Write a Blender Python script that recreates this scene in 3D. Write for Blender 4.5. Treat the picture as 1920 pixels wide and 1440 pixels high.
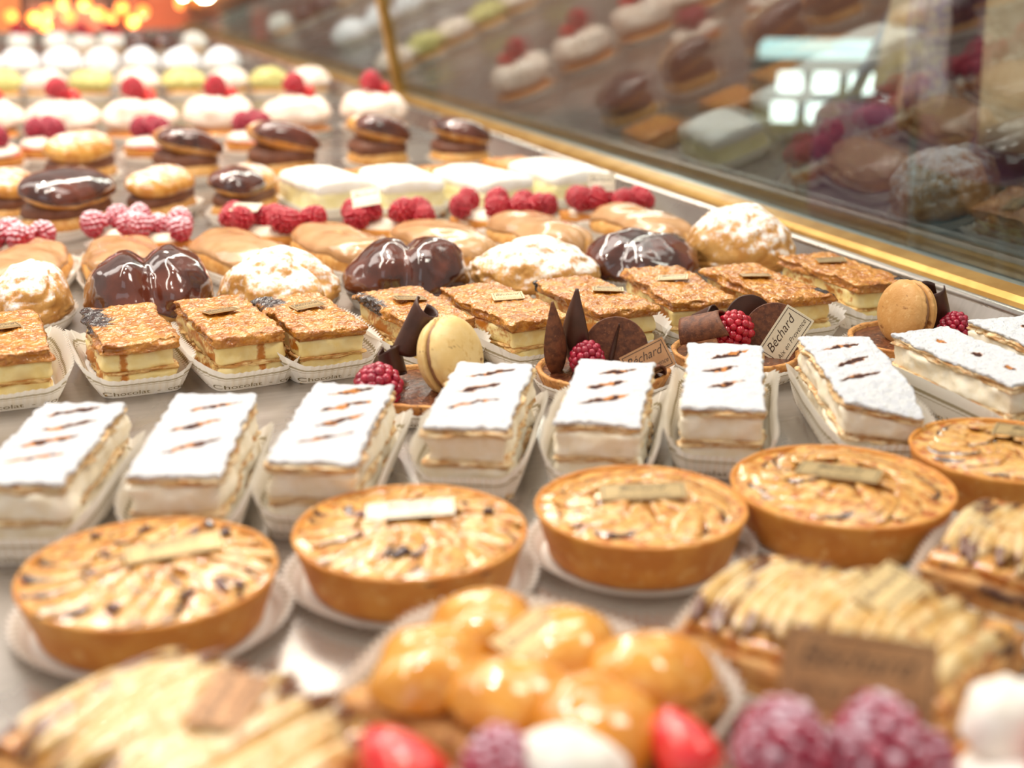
import bpy, bmesh, math, random
import numpy as np
from mathutils import Vector, Matrix

for o in list(bpy.data.objects):
    bpy.data.objects.remove(o)
SC = bpy.context.scene
COL = SC.collection
R = math.radians

# ------------------------------------------------------------------ camera
# metres; the tray floor is z = 0, +x runs along a row of cakes, +y along the counter
FPX, PITCH, HEAD, CAMH = 2500.0, R(18.0), R(21.8), .228
cd = bpy.data.cameras.new('camera')
cam = bpy.data.objects.new('camera', cd)
COL.objects.link(cam)
cam.location = (0, 0, CAMH)
cam.rotation_euler = (math.pi/2-PITCH, 0, -HEAD)
cd.sensor_width = 36
cd.lens = FPX/1920*36
cd.clip_start = .02
cd.clip_end = 60
cd.dof.use_dof = True
cd.dof.focus_distance = .755
cd.dof.aperture_fstop = 5.4
SC.camera = cam

# ------------------------------------------------------------------ world, lights, exposure
SC.view_settings.view_transform = 'Standard'
SC.view_settings.look = 'None'
SC.view_settings.gamma = 1
SC.view_settings.use_curve_mapping = False
SC.view_settings.exposure = 0.0
wd = bpy.data.worlds.new('world')
SC.world = wd
wd.use_nodes = True
bg = wd.node_tree.nodes['Background']
bg.inputs[0].default_value = (1.0, .92, .83, 1)
bg.inputs[1].default_value = .58

def area(name, loc, target, sx, sy, power, col):
    l = bpy.data.lights.new(name, 'AREA')
    l.shape = 'RECTANGLE'
    l.size, l.size_y, l.energy, l.color = sx, sy, power, col
    o = bpy.data.objects.new(name, l)
    COL.objects.link(o)
    o.location = loc
    o.rotation_euler = (Vector(target)-Vector(loc)).to_track_quat('-Z', 'Y').to_euler()
    return o

area('counter_strip_lamp', (.42, 1.85, .95), (.25, 1.7, 0), .10, 4.0, 26, (1, .92, .80))
area('ceiling_panel_lamp', (-.1, 1.75, 1.7), (.25, 1.6, 0), .7, 4.0, 37, (1, .94, .86))
area('shop_window_daylight', (-1.3, -.9, 1.2), (.3, .7, 0), 1.0, 1.3, 3.5, (.80, .90, 1))
area('customer_fill_light', (1.0, .2, 1.5), (1.2, 1.2, .1), .5, .5, 14, (1, .9, .78))  # unseen fill light, added to brighten the customer behind the glass
for i in range(10):
    l = bpy.data.lights.new('ceiling_spot', 'SPOT')
    l.energy, l.color, l.spot_size, l.spot_blend, l.shadow_soft_size = 15, (1, .92, .80), R(80), .6, .025
    o = bpy.data.objects.new('ceiling_spot', l)
    COL.objects.link(o)
    o.location = (-.15+.28*(i % 3), .62+.33*i, 1.35)

# ------------------------------------------------------------------ placing helpers
_fw = np.array([math.sin(HEAD)*math.cos(PITCH), math.cos(HEAD)*math.cos(PITCH), -math.sin(PITCH)])
_rt = np.array([math.cos(HEAD), -math.sin(HEAD), 0])
_up = np.cross(_rt, _fw)

def at(px, py, z=0):
    """the point of the place at height z (cm) seen at a photo pixel, in cm"""
    d = _fw+_rt*(px-960)/FPX-_up*(py-720)/FPX
    t = (z*.01-CAMH)/d[2]
    return (np.array([0, 0, CAMH])+d*t)*100

def span(front, back, z):
    a, b = at(*front, z), at(*back, z)
    d = b-a
    m = (a+b)/2
    return m[0], m[1], math.atan2(-d[0], d[1]), math.hypot(d[0], d[1])

# ------------------------------------------------------------------ numpy noise
def _h(ix, iy, iz, s):
    n = (ix.astype(np.int64)*374761393+iy.astype(np.int64)*668265263+iz.astype(np.int64)*1274126177+s*974711) & 0xffffffff
    n = ((n ^ (n >> 13))*1103515245) & 0xffffffff
    n = ((n ^ (n >> 16))*2246822519) & 0xffffffff
    return ((n ^ (n >> 15)) & 0xffffff)/float(0xffffff)

def vnoise(p, s=0):
    i = np.floor(p)
    f = p-i
    f = f*f*(3-2*f)
    x, y, z = i[..., 0], i[..., 1], i[..., 2]
    fx, fy, fz = f[..., 0], f[..., 1], f[..., 2]
    r = 0
    for dx in (0, 1):
        for dy in (0, 1):
            for dz in (0, 1):
                w = (fx if dx else 1-fx)*(fy if dy else 1-fy)*(fz if dz else 1-fz)
                r = r+w*_h(x+dx, y+dy, z+dz, s)
    return r*2-1

def fbm(p, s=0, o=3):
    r, a, t = 0, 1., 0
    for k in range(o):
        r = r+a*vnoise(p*(2**k)+17.3*k, s+k)
        t += a
        a *= .5
    return r/t

# ------------------------------------------------------------------ mesh helpers (cm)
def mesh(name, V, F, attrs=None, smooth=True):
    me = bpy.data.meshes.new(name)
    me.from_pydata((np.asarray(V)*.01).tolist(), [], [list(map(int, f)) for f in F])
    if attrs:
        for k, v in attrs.items():
            a = me.attributes.new(k, 'FLOAT', 'POINT')
            a.data.foreach_set('value', np.asarray(v, dtype=np.float32))
    me.polygons.foreach_set('use_smooth', [smooth]*len(me.polygons))
    me.update()
    return me

def join(parts):
    V, F, n = [], [], 0
    for v, f in parts:
        V.append(np.asarray(v, float))
        F += [[i+n for i in q] for q in f]
        n += len(v)
    return np.concatenate(V), F

def lattice(nx, ny, nz):
    g = np.stack(np.meshgrid(np.arange(nx+1), np.arange(ny+1), np.arange(nz+1), indexing='ij'), -1)
    m = (g[..., 0] == 0) | (g[..., 0] == nx) | (g[..., 1] == 0) | (g[..., 1] == ny) | (g[..., 2] == 0) | (g[..., 2] == nz)
    idx = -np.ones(m.shape, int)
    idx[m] = np.arange(m.sum())
    V = g[m]/np.array([nx, ny, nz], float)
    F = []
    def q(a, flip):
        f = np.stack([a[:-1, :-1], a[1:, :-1], a[1:, 1:], a[:-1, 1:]], -1).reshape(-1, 4)
        F.append(f[:, ::-1] if flip else f)
    q(idx[0], True); q(idx[-1], False)
    q(idx[:, 0], False); q(idx[:, -1], True)
    q(idx[:, :, 0], True); q(idx[:, :, -1], False)
    return V, np.concatenate(F)

def rbox(lx, ly, lz, res=.15, r=.1, nz=None):
    """rounded box centred in xy, z 0..lz"""
    nx, ny = max(2, int(lx/res)), max(2, int(ly/res))
    nz = nz or max(2, int(lz/res))
    V, F = lattice(nx, ny, nz)
    S = np.array([lx, ly, lz])
    V = (V-.5)*S
    r = min(r, lx/2.01, ly/2.01, lz/2.01)
    q = np.clip(V, -(S/2-r), S/2-r)
    d = V-q
    n = np.linalg.norm(d, axis=1, keepdims=True)
    V = np.where(n > 1e-9, q+d/np.maximum(n, 1e-9)*r, V)
    V[:, 2] += lz/2
    return V, F

def lathe(prof, n=48):
    prof = np.asarray(prof, float)
    a = np.arange(n)*2*math.pi/n
    V = np.stack([np.outer(prof[:, 0], np.cos(a)), np.outer(prof[:, 0], np.sin(a)), np.repeat(prof[:, 1:2], n, 1)], -1).reshape(-1, 3)
    F = []
    for j in range(len(prof)-1):
        for i in range(n):
            k = (i+1) % n
            F.append((j*n+i, j*n+k, (j+1)*n+k, (j+1)*n+i))
    return V, F

def loft(rings, cap=True):
    rings = np.asarray(rings, float)
    m, n = rings.shape[:2]
    V = rings.reshape(-1, 3)
    F = []
    for j in range(m-1):
        for i in range(n):
            k = (i+1) % n
            F.append((j*n+i, j*n+k, (j+1)*n+k, (j+1)*n+i))
    if cap:
        V = np.concatenate([V, [rings[0].mean(0), rings[-1].mean(0)]])
        for i in range(n):
            k = (i+1) % n
            F.append((m*n, k, i))
            F.append((m*n+1, (m-1)*n+i, (m-1)*n+k))
    return V, F

def ball(nu=48, nv=24, vmax=1.0):
    """direction lattice: pole ring up first; returns dirs (nv+1, nu, 3)"""
    ph = np.linspace(1e-3, math.pi*vmax-1e-3, nv+1)
    th = np.arange(nu)*2*math.pi/nu
    return np.stack([np.outer(np.sin(ph), np.cos(th)), np.outer(np.sin(ph), np.sin(th)), np.outer(np.cos(ph), np.ones(nu))], -1)

def tube(pts, r, n=8):
    pts = np.asarray(pts, float)
    rings = []
    rr = np.broadcast_to(np.asarray(r, float), (len(pts),))
    for i in range(len(pts)):
        t = pts[min(i+1, len(pts)-1)]-pts[max(i-1, 0)]
        t /= np.linalg.norm(t)
        u = np.cross(t, [0, 0, 1] if abs(t[2]) < .9 else [1, 0, 0])
        u /= np.linalg.norm(u)
        v = np.cross(t, u)
        a = np.arange(n)*2*math.pi/n
        rings.append(pts[i]+rr[i]*(np.outer(np.cos(a), u)+np.outer(np.sin(a), v)))
    return loft(rings)

def rot(V, rx=0, ry=0, rz=0, t=(0, 0, 0), s=1):
    M = np.array((Matrix.Rotation(rz, 3, 'Z') @ Matrix.Rotation(ry, 3, 'Y') @ Matrix.Rotation(rx, 3, 'X')))
    return (np.asarray(V)*s) @ M.T+np.array(t)

# ------------------------------------------------------------------ objects
def obj(name, me, mat=None, parent=None, loc=(0, 0, 0), rz=0., rx=0., ry=0., s=1.):
    o = bpy.data.objects.new(name, me)
    COL.objects.link(o)
    if mat is not None and not me.materials:
        me.materials.append(mat)
    o.location = Vector(loc)*.01
    o.rotation_euler = (rx, ry, rz)
    o.scale = (s, s, s) if not hasattr(s, '__len__') else s
    if parent is not None:
        o.parent = parent
    return o

def tag(o, label, cat, group=None, kind=None):
    o['label'] = label
    o['category'] = cat
    if group:
        o['group'] = group
    if kind:
        o['kind'] = kind
    return o

def thing(name, label, cat, x, y, rz=0., group=None, z=0):
    o = bpy.data.objects.new(name, None)
    o.empty_display_size = .01
    COL.objects.link(o)
    o.location = (x*.01, y*.01, z*.01)
    o.rotation_euler = (0, 0, rz)
    return tag(o, label, cat, group)

_cache = {}
def cached(key, fn):
    if key not in _cache:
        _cache[key] = fn()
    return _cache[key]

# ------------------------------------------------------------------ materials
def lin(h):
    c = [int(h[i:i+2], 16)/255 for i in (0, 2, 4)]
    return tuple(x/12.92 if x < .04045 else ((x+.055)/1.055)**2.4 for x in c)+(1,)

class NT:
    def __init__(s, name):
        s.m = bpy.data.materials.new(name)
        s.m.use_nodes = True
        s.t = s.m.node_tree
        s.b = s.t.nodes['Principled BSDF']
        s.out = s.t.nodes['Material Output']
    def n(s, ty, **kw):
        x = s.t.nodes.new(ty)
        for k, v in kw.items():
            if k in ('op', 'operation'):
                x.operation = v
            elif hasattr(x, k) and not k.startswith('i_'):
                setattr(x, k, v)
        return x
    def l(s, a, b):
        s.t.links.new(a, b)
    def coords(s, scale=(1, 1, 1)):
        tc = s.n('ShaderNodeTexCoord')
        oi = s.n('ShaderNodeObjectInfo')
        mu = s.n('ShaderNodeMath', op='MULTIPLY')
        s.l(oi.outputs['Random'], mu.inputs[0]); mu.inputs[1].default_value = 7.0
        ad = s.n('ShaderNodeVectorMath', op='ADD')
        s.l(tc.outputs['Object'], ad.inputs[0]); s.l(mu.outputs[0], ad.inputs[1])
        mp = s.n('ShaderNodeMapping')
        mp.inputs['Scale'].default_value = scale
        s.l(ad.outputs[0], mp.inputs['Vector'])
        return mp.outputs[0]
    def noise(s, vec, scale, detail=4, rough=.55):
        x = s.n('ShaderNodeTexNoise')
        x.inputs['Scale'].default_value = scale
        x.inputs['Detail'].default_value = detail
        x.inputs['Roughness'].default_value = rough
        s.l(vec, x.inputs['Vector'])
        return x.outputs['Fac']
    def rng(s, v, a, b, lo=0., hi=1.):
        x = s.n('ShaderNodeMapRange')
        x.interpolation_type = 'SMOOTHSTEP'
        s.l(v, x.inputs['Value'])
        for k, q in zip(('From Min', 'From Max', 'To Min', 'To Max'), (a, b, lo, hi)):
            x.inputs[k].default_value = q
        return x.outputs[0]
    def mix(s, f, a, b):
        x = s.n('ShaderNodeMix')
        x.data_type = 'RGBA'
        if isinstance(f, (int, float)):
            x.inputs[0].default_value = f
        else:
            s.l(f, x.inputs[0])
        for v, i in ((a, 6), (b, 7)):
            if isinstance(v, tuple):
                x.inputs[i].default_value = v
            else:
                s.l(v, x.inputs[i])
        return x.outputs[2]
    def math(s, op, a, b):
        x = s.n('ShaderNodeMath', op=op)
        for i, v in enumerate((a, b)):
            if isinstance(v, (int, float)):
                x.inputs[i].default_value = v
            else:
                s.l(v, x.inputs[i])
        return x.outputs[0]
    def attr(s, name):
        x = s.n('ShaderNodeAttribute')
        x.attribute_name = name
        return x.outputs['Fac']

def M(name, c1, c2, scale=120, rough=.5, bump=.15, bscale=350, coat=0, sss=0, marks=(), dust=None, metal=0, strata=0, c3=None, spec=.5, bdist=.001, lo=.35, hi=.65, coatr=.05, c3r=(.55, .72)):
    k = NT(name)
    v = k.coords()
    col = k.mix(k.rng(k.noise(v, scale), lo, hi), lin(c1), lin(c2))
    if c3:
        col = k.mix(k.rng(k.noise(v, scale*2.3), *c3r), col, lin(c3))
    h = k.noise(v, bscale, 1.5 if coat else 5)
    if strata:
        vs = k.coords((1, 1, strata))
        st = k.noise(vs, 130, 4)
        col = k.mix(k.rng(st, .42, .66), col, lin(c3 or c2))
        h = k.math('ADD', h, st)
    rsock = None
    for an, mc, mr in marks:
        f = k.attr(an)
        f = k.rng(k.math('ADD', f, k.math('MULTIPLY', k.math('SUBTRACT', k.noise(v, 500, 3), .5), .9)), .3, .75)
        col = k.mix(f, col, lin(mc))
    if dust:
        g = k.n('ShaderNodeNewGeometry')
        sx = k.n('ShaderNodeSeparateXYZ')
        k.l(g.outputs['Normal'], sx.inputs[0])
        nn = k.math('MULTIPLY', k.math('SUBTRACT', k.noise(v, dust[1], 5, .7), .5), 3.0)
        f = k.rng(k.math('ADD', sx.outputs[2], nn), dust[0]-.4, dust[0]+.4, 0, dust[3] if len(dust) > 3 else .95)
        col = k.mix(f, col, lin(dust[2]))
        k.l(k.math('ADD', k.math('MULTIPLY', f, .9-rough), rough), k.b.inputs['Roughness'])
    else:
        k.b.inputs['Roughness'].default_value = rough
    k.l(col, k.b.inputs['Base Color'])
    k.b.inputs['Metallic'].default_value = metal
    k.b.inputs['Specular IOR Level'].default_value = spec
    k.b.inputs['Coat Weight'].default_value = coat
    k.b.inputs['Coat Roughness'].default_value = coatr
    if sss:
        k.b.inputs['Subsurface Weight'].default_value = sss
        k.b.inputs['Subsurface Radius'].default_value = (1, .6, .35)
        k.b.inputs['Subsurface Scale'].default_value = .004
    if bump:
        bp = k.n('ShaderNodeBump')
        bp.inputs['Strength'].default_value = bump
        bp.inputs['Distance'].default_value = bdist
        k.l(h, bp.inputs['Height'])
        k.l(bp.outputs[0], k.b.inputs['Normal'])
        if coat:
            k.l(bp.outputs[0], k.b.inputs['Coat Normal'])
    return k.m

DARK = '2a120b'
MAT = dict(
    caramel=M('caramelised puff crust', 'cf8c36', 'ac651f', 110, .26, .8, 330, coat=.55, marks=(('burn', DARK, 0),), c3='dca24e', bdist=.0022, coatr=.13),
    puff=M('flaky puff layers', 'e0b070', 'cf9350', 160, .6, .7, 500, strata=9, c3='a9662c', bdist=.0012, marks=(('burn', '4a230f', 0),)),
    puffgold=M('golden flaky puff', 'ecca8a', 'dcae62', 160, .6, .7, 500, strata=9, c3='b97a38', bdist=.0012),
    puffpale=M('pale flaky puff', 'f1dcb6', 'e6c690', 160, .65, .7, 500, strata=7, c3='c48d52', bdist=.0012),
    custard=M('vanilla custard', 'f5e2a6', 'f0d68c', 130, .36, .25, 300, marks=(('burn', 'bd7425', 0),)),
    cream=M('white cream', 'f9f1df', 'f4e7cc', 140, .55, .35, 260),
    sugar=M('icing sugar', 'dededf', 'd2d3da', 300, .9, .9, 700, bdist=.0016, marks=(('mark', 'c57f3e', 0), ('burn', '3f1a10', 0))),
    choux=M('baked choux', 'e3b068', 'c98a3e', 90, .5, .4, 320, c3='ecc488', bdist=.001),
    chouxdust=M('sugar dusted choux', 'dfa95f', 'cd8f45', 90, .5, .5, 420, dust=(.66, 170, 'fdfbfa', .97), bdist=.0012),
    chouxwhite=M('thickly sugared choux', 'f0e2cc', 'e6d2b4', 90, .6, .5, 420, dust=(-.2, 120, 'fbfbff', 1.)),
    chouxglaze=M('golden glazed choux', 'dba252', 'c07c30', 90, .25, .35, 300, coat=.4, dust=(.95, 120, 'fff8f0', .8)),
    glaze=M('chocolate glaze', '3f1b10', '6a3220', 34, .13, .12, 120, coat=.9, bdist=.002, coatr=.04, spec=.6),
    chocream=M('chocolate cream', '7b4a31', '6a3c26', 90, .45, .3, 260),
    chocolate=M('chocolate shavings', '4d2c20', '3f2217', 90, .38, .1, 300),
    cocoa=M('cocoa dusted chocolate', '57301f', '7a482c', 260, .6, .2, 700, c3='8a5636'),
    ganache=M('cocoa dusted ganache', '4a2417', '6e3d24', 200, .35, .35, 600, coat=.25, c3='a5714e'),
    coffee=M('coffee icing', 'c89a69', 'b88654', 50, .25, .1, 110, coat=.5, coatr=.1),
    rasp=M('raspberry flesh', 'a50f26', 'c41d33', 220, .22, .05, 600, coat=.4, sss=.25),
    raspdark=M('dark raspberry', '8e1230', 'b01c3c', 220, .25, .05, 600, coat=.3, sss=.25),
    raspsugar=M('sugared raspberry', 'b3233c', 'c23a4e', 220, .4, .1, 600, dust=(.55, 320, 'f7e6ec', .85)),
    raspfrost=M('frosted berry', '98203f', 'b0324c', 160, .45, .1, 500, dust=(.85, 220, 'efe4f3', .85)),
    strawberry=M('strawberry flesh', 'dd1f2b', 'e84338', 160, .2, .15, 700, coat=.6),
    shell=M('shortcrust shell', 'd8943f', 'c87c2c', 80, .55, .35, 500, c3='e2ad66'),
    shelldark=M('browned shortcrust', 'd39a58', 'b87636', 160, .6, .6, 600, c3='7a4522'),
    apple=M('glazed apple', 'e6b468', 'd69a48', 110, .2, .3, 300, coat=.7, marks=(('burn', '3a1c14', 0),), c3='b4661f', coatr=.08, c3r=(.47, .64)),
    pear=M('glazed pear', 'ecd29c', 'dcae62', 110, .12, .6, 190, coat=1., marks=(('burn', '6a3413', 0),), c3='c07c30', c3r=(.54, .7), coatr=.06),
    peach=M('glazed peach', 'e5a341', 'd58a2a', 60, .18, .2, 200, coat=.8, marks=(('burn', '6b3015', 0),), c3='f2c470', coatr=.06),
    appleglaze=M('apricot glaze', 'e9bb74', 'dc9c46', 110, .15, .4, 240, coat=.9, marks=(('burn', '4a2012', 0),), c3r=(.46, .62), c3='b45c1a', coatr=.05),
    macaron=M('vanilla macaron', 'ecd095', 'e6c481', 90, .5, .15, 700, c3='d9b069', marks=(('burn', '7a4318', 0),)),
    macarontan=M('caramel macaron', 'd3a163', 'cb9553', 110, .55, .25, 700, c3='dcb176', marks=(('burn', '8d5525', 0),)),
    filling=M('macaron ganache', '9c7350', '8a6040', 160, .5, .1, 300),
    meringue=M('white meringue', 'fffdf8', 'f8f2e6', 80, .6, .3, 200),
    sponge=M('pale cream sponge', 'f5ebbd', 'ecdfa2', 110, .6, .35, 320),
    pistachio=M('pistachio cream', 'd9cf8b', 'c8bb6c', 110, .45, .2, 260),
    pinkcream=M('rose cream', 'fbe9dc', 'f3d8c4', 70, .5, .3, 160),
    orangepuff=M('orange glazed puff', 'e5a04a', 'cc7a2a', 100, .3, .4, 300, coat=.5, c3='b45f1e'),
    brass=M('brushed brass', 'c69a55', 'b58844', 40, .38, .1, 300, metal=.75),
    rubber=M('dark seal', '3c3a38', '2e2c2b', 60, .6, .1, 300),
    alu=M('grey aluminium', 'a9b4b6', '98a4a7', 30, .35, .05, 200, metal=.7),
    blackmarble=M('dark counter front', '57493f', '4a3d35', 8, .4, 0, 30),
    print=M('dark ink', '4a3325', '3d281c', 100, .5, 0),
    inkgold=M('bronze ink', '8d7a4e', '7d6b43', 100, .5, 0),
    papertop=M('bluish tissue paper', 'cfdbe2', 'c2d2db', 60, .8, .2, 150),
)

def steel():
    k = NT('brushed steel')
    v = k.coords((8, 300, 8))
    n = k.noise(v, 1.2, 5)
    k.l(k.mix(n, lin('a29a93'), lin('bdb5ae')), k.b.inputs['Base Color'])
    k.b.inputs['Metallic'].default_value = .85
    v2 = k.coords()
    k.l(k.rng(k.noise(v2, 14, 3), .3, .7, .22, .34), k.b.inputs['Roughness'])
    bp = k.n('ShaderNodeBump')
    bp.inputs['Strength'].default_value = .06
    bp.inputs['Distance'].default_value = .0005
    k.l(n, bp.inputs['Height'])
    k.l(bp.outputs[0], k.b.inputs['Normal'])
    return k.m
MAT['steel'] = steel()

def paper():
    k = NT('printed pleated paper')
    t = k.attr('t')
    def band(c, w):
        d = k.math('ABSOLUTE', k.math('SUBTRACT', t, c), 0)
        return k.rng(d, w*.7, w*1.2, 1, 0)
    col = k.mix(k.math('MULTIPLY', band(.70, .040), .75), lin('fbf8f2'), lin('97854f'))
    col = k.mix(k.math('MULTIPLY', band(.585, .013), .6), col, lin('97854f'))
    k.l(col, k.b.inputs['Base Color'])
    k.b.inputs['Roughness'].default_value = .75
    tr = k.n('ShaderNodeBsdfTranslucent')
    k.l(col, tr.inputs['Color'])
    mx = k.n('ShaderNodeMixShader')
    mx.inputs[0].default_value = .22
    k.l(k.b.outputs[0], mx.inputs[1]); k.l(tr.outputs[0], mx.inputs[2])
    k.l(mx.outputs[0], k.out.inputs[0])
    return k.m
MAT['paper'] = paper()

def glass():
    k = NT('counter glass')
    g = k.n('ShaderNodeNewGeometry')
    ior = k.math('ADD', k.math('MULTIPLY', g.outputs['Backfacing'], 1/1.85-1.85), 1.85)
    fr = k.n('ShaderNodeFresnel')
    k.l(ior, fr.inputs['IOR'])
    tr = k.n('ShaderNodeBsdfTransparent')
    tr.inputs[0].default_value = (.80, .85, .85, 1)
    gl = k.n('ShaderNodeBsdfGlossy')
    gl.inputs['Roughness'].default_value = .01
    gl.inputs['Color'].default_value = (.95, 1, 1, 1)
    mx = k.n('ShaderNodeMixShader')
    k.l(fr.outputs[0], mx.inputs[0]); k.l(tr.outputs[0], mx.inputs[1]); k.l(gl.outputs[0], mx.inputs[2])
    k.l(mx.outputs[0], k.out.inputs[0])
    return k.m
MAT['glass'] = glass()

def gold_card():
    k = NT('champagne gold card')
    v = k.coords()
    k.l(k.mix(k.noise(v, 60, 3), lin('d9bd8c'), lin('c9a974')), k.b.inputs['Base Color'])
    k.b.inputs['Metallic'].default_value = .55
    k.b.inputs['Roughness'].default_value = .3
    return k.m
MAT['card'] = gold_card()
MAT['cardpale'] = M('ivory card', 'efe6d0', 'e8dcc2', 60, .35, 0, metal=.15)
MAT['cardbronze'] = M('bronze card', 'b98a5e', 'a97a50', 60, .35, 0, metal=.25)

def glow(name, c, e):
    k = NT(name)
    k.b.inputs['Base Color'].default_value = lin(c)
    k.b.inputs['Emission Color'].default_value = lin(c)
    k.b.inputs['Emission Strength'].default_value = e
    return k.m

# ------------------------------------------------------------------ the setting
RAILX = 60.0
def struct(name, V, F, mat, smooth=False, label=None, cat=None):
    o = obj(name, mesh(name, V, F, smooth=smooth), mat)
    o['kind'] = 'structure'
    if label:
        o['label'] = label
        o['category'] = cat
    return o

def box(x0, x1, y0, y1, z0, z1, r=.05):
    V, F = rbox(x1-x0, y1-y0, z1-z0, 1e9, r)
    V, F = lattice(1, 1, 1)
    return V*np.array([x1-x0, y1-y0, z1-z0])+np.array([x0, y0, z0]), F

def profile_y(prof, y0, y1, n=2):
    """extrude a closed xz profile along y"""
    prof = np.asarray(prof, float)
    rings = [np.stack([prof[:, 0], np.full(len(prof), y), prof[:, 1]], -1) for y in np.linspace(y0, y1, n)]
    return loft(rings)

Y0, Y1 = 8, 395
# steel pan with its up-turned side and rolled lip
pan = thing('display_tray', 'long brushed steel display tray full of pastries', 'tray', 0, 0)
V, F = box(-70, 57.0, Y0, Y1, -.6, 0)
obj('pan_floor', mesh('pan_floor', V, F, smooth=False), MAT['steel'], pan)
V, F = profile_y([(55.9, -.2), (56.9, 1.9), (57.2, 1.9), (57.2, -.2)], Y0, Y1)
obj('side_wall', mesh('side_wall', V, F, smooth=False), MAT['steel'], pan)
a = np.linspace(0, 2*math.pi, 13)[:-1]
V, F = profile_y(np.stack([57.25+.42*np.cos(a), 2.0+.28*np.sin(a)], -1), Y0, Y1)
obj('rolled_lip', mesh('rolled_lip', V, F), MAT['steel'], pan)
V, F = profile_y([(-71, -.2), (-71, 2), (-70.4, 2), (-69.6, -.2)], Y0, Y1)
obj('side_wall', mesh('side_wall', V, F, smooth=False), MAT['steel'], pan)
V, F = box(-70, 57, Y1, Y1+.6, -.2, 2)
obj('end_wall', mesh('end_wall', V, F, smooth=False), MAT['steel'], pan)

# brass rail the glass stands in
pr = [(57.7, -1), (57.7, 1.9), (57.9, 2.4), (58.3, 2.7), (59.5, 2.95), (59.8, 2.8), (59.9, 2.4), (59.9, -1)]
V, F = profile_y(pr, Y0, Y1+6)
struct('trim_1', V, F, MAT['brass'], label='polished brass rail along the foot of the counter glass', cat='rail')
V, F = profile_y([(59.9, -1), (59.9, 2.5), (60.05, 2.65), (61.1, 2.65), (61.3, 2.4), (61.3, -1)], Y0, Y1+6)
struct('trim_2', V, F, MAT['alu'], label='grey metal strip between brass rail and glass', cat='strip')
# counter body below
V, F = box(-75, 62, Y0-2, Y1+8, -86, -1)
struct('counter_body', V, F, MAT['blackmarble'], label='dark body of the pastry counter under the tray', cat='counter')

# leaning glass panes and the post at their joint
LEAN = R(10.5)
def pane(y0, y1, n):
    V, F = box(-.3, .3, y0, y1, 0, 52)
    V = rot(V, ry=-LEAN, t=(60.6, 0, 2.3))
    struct('window_%d' % n, V, F, MAT['glass'], label='%s leaning glass pane of the pastry counter' % ('near' if n == 1 else 'far'), cat='glass pane')
JY = 196
pane(Y0, JY-.8, 1)
pane(JY+.8, Y1+6, 2)
V, F = box(-.9, .9, JY-.8, JY+.8, 0, 52)
V = rot(V, ry=-LEAN, t=(60.5, 0, 2.3))
struct('glass_post', V, F, MAT['brass'], label='brass post between the two counter panes', cat='post')
# shop floor and walls
FZ = -87
V, F = box(-400, 700, -300, 900, FZ-3, FZ)
struct('floor', V, F, M('shop floor', '6d5c50', '5d4d43', 6, .4, 0))
V, F = box(-400, 700, 900, 910, FZ, 220)
struct('wall_back', V, F, M('rose plaster', 'e3a68f', 'd69079', 3, .7, 0))
V, F = box(700, 710, -300, 900, FZ, 220)
struct('wall_right', V, F, M('brown panelling', '5b4a42', '4c3d37', 3, .6, 0))

# ------------------------------------------------------------------ paper cases and label cards
def case_path(L, W, ex, N):
    t = np.linspace(0, 2*math.pi, 1441)
    c, s_ = np.cos(t), np.sin(t)
    p = np.stack([W/2*np.sign(c)*np.abs(c)**(2/ex), L/2*np.sign(s_)*np.abs(s_)**(2/ex)], -1)
    d = np.concatenate([[0], np.cumsum(np.linalg.norm(np.diff(p, axis=0), axis=1))])
    u = np.linspace(0, d[-1], N+1)[:-1]
    q = np.stack([np.interp(u, d, p[:, 0]), np.interp(u, d, p[:, 1])], -1)
    tg = np.roll(q, -3, 0)-np.roll(q, 3, 0)
    tg /= np.linalg.norm(tg, axis=1, keepdims=True)
    return q, np.stack([tg[:, 1], -tg[:, 0]], -1), d[-1]

def case_mesh(L, W, h, flare, ex, seed, wing=0., pleat=.36, amp=.10, m=6):
    per = case_path(L, W, ex, 100)[2]
    N = max(24, int(per/pleat))*4
    p, n, per = case_path(L, W, ex, N)
    zig = np.array([0, 1, 0, -1.])[np.arange(N) % 4]
    low = fbm(np.stack([p[:, 0]*.35, p[:, 1]*.35, np.zeros(N)], -1), seed, 2)
    V, T = [], []
    for j in range(m+1):
        t = j/m
        wg = wing*n[:, 0]**2*t
        off = flare*t**1.2*(1+.6*wg)+amp*zig*min(1, t*2.5)+low*.28*t
        z = .02+h*t*(1+.22*low*t+wg)+.06*zig*t
        V.append(np.concatenate([p+n*off[:, None], z[:, None]], 1))
        T.append(np.full(N, t))
    V, T = np.concatenate(V), np.concatenate(T)
    F = []
    for j in range(m):
        for i in range(N):
            k = (i+1) % N
            F.append((j*N+i, j*N+k, (j+1)*N+k, (j+1)*N+i))
    F.append(list(range(N))[::-1])
    return mesh('paper_case', V, F, {'t': T}, smooth=False)

def text_mesh(body, size, shear=0., offset=0.):
    c = bpy.data.curves.new('t', 'FONT')
    c.body = body
    c.size = size
    c.shear = shear
    c.offset = offset
    c.resolution_u = 4
    o = bpy.data.objects.new('t', c)
    me = bpy.data.meshes.new_from_object(o)
    V = np.array([v.co[:] for v in me.vertices])
    F = [list(q.vertices) for q in me.polygons]
    bpy.data.objects.remove(o)
    bpy.data.meshes.remove(me)
    return V, F

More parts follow.
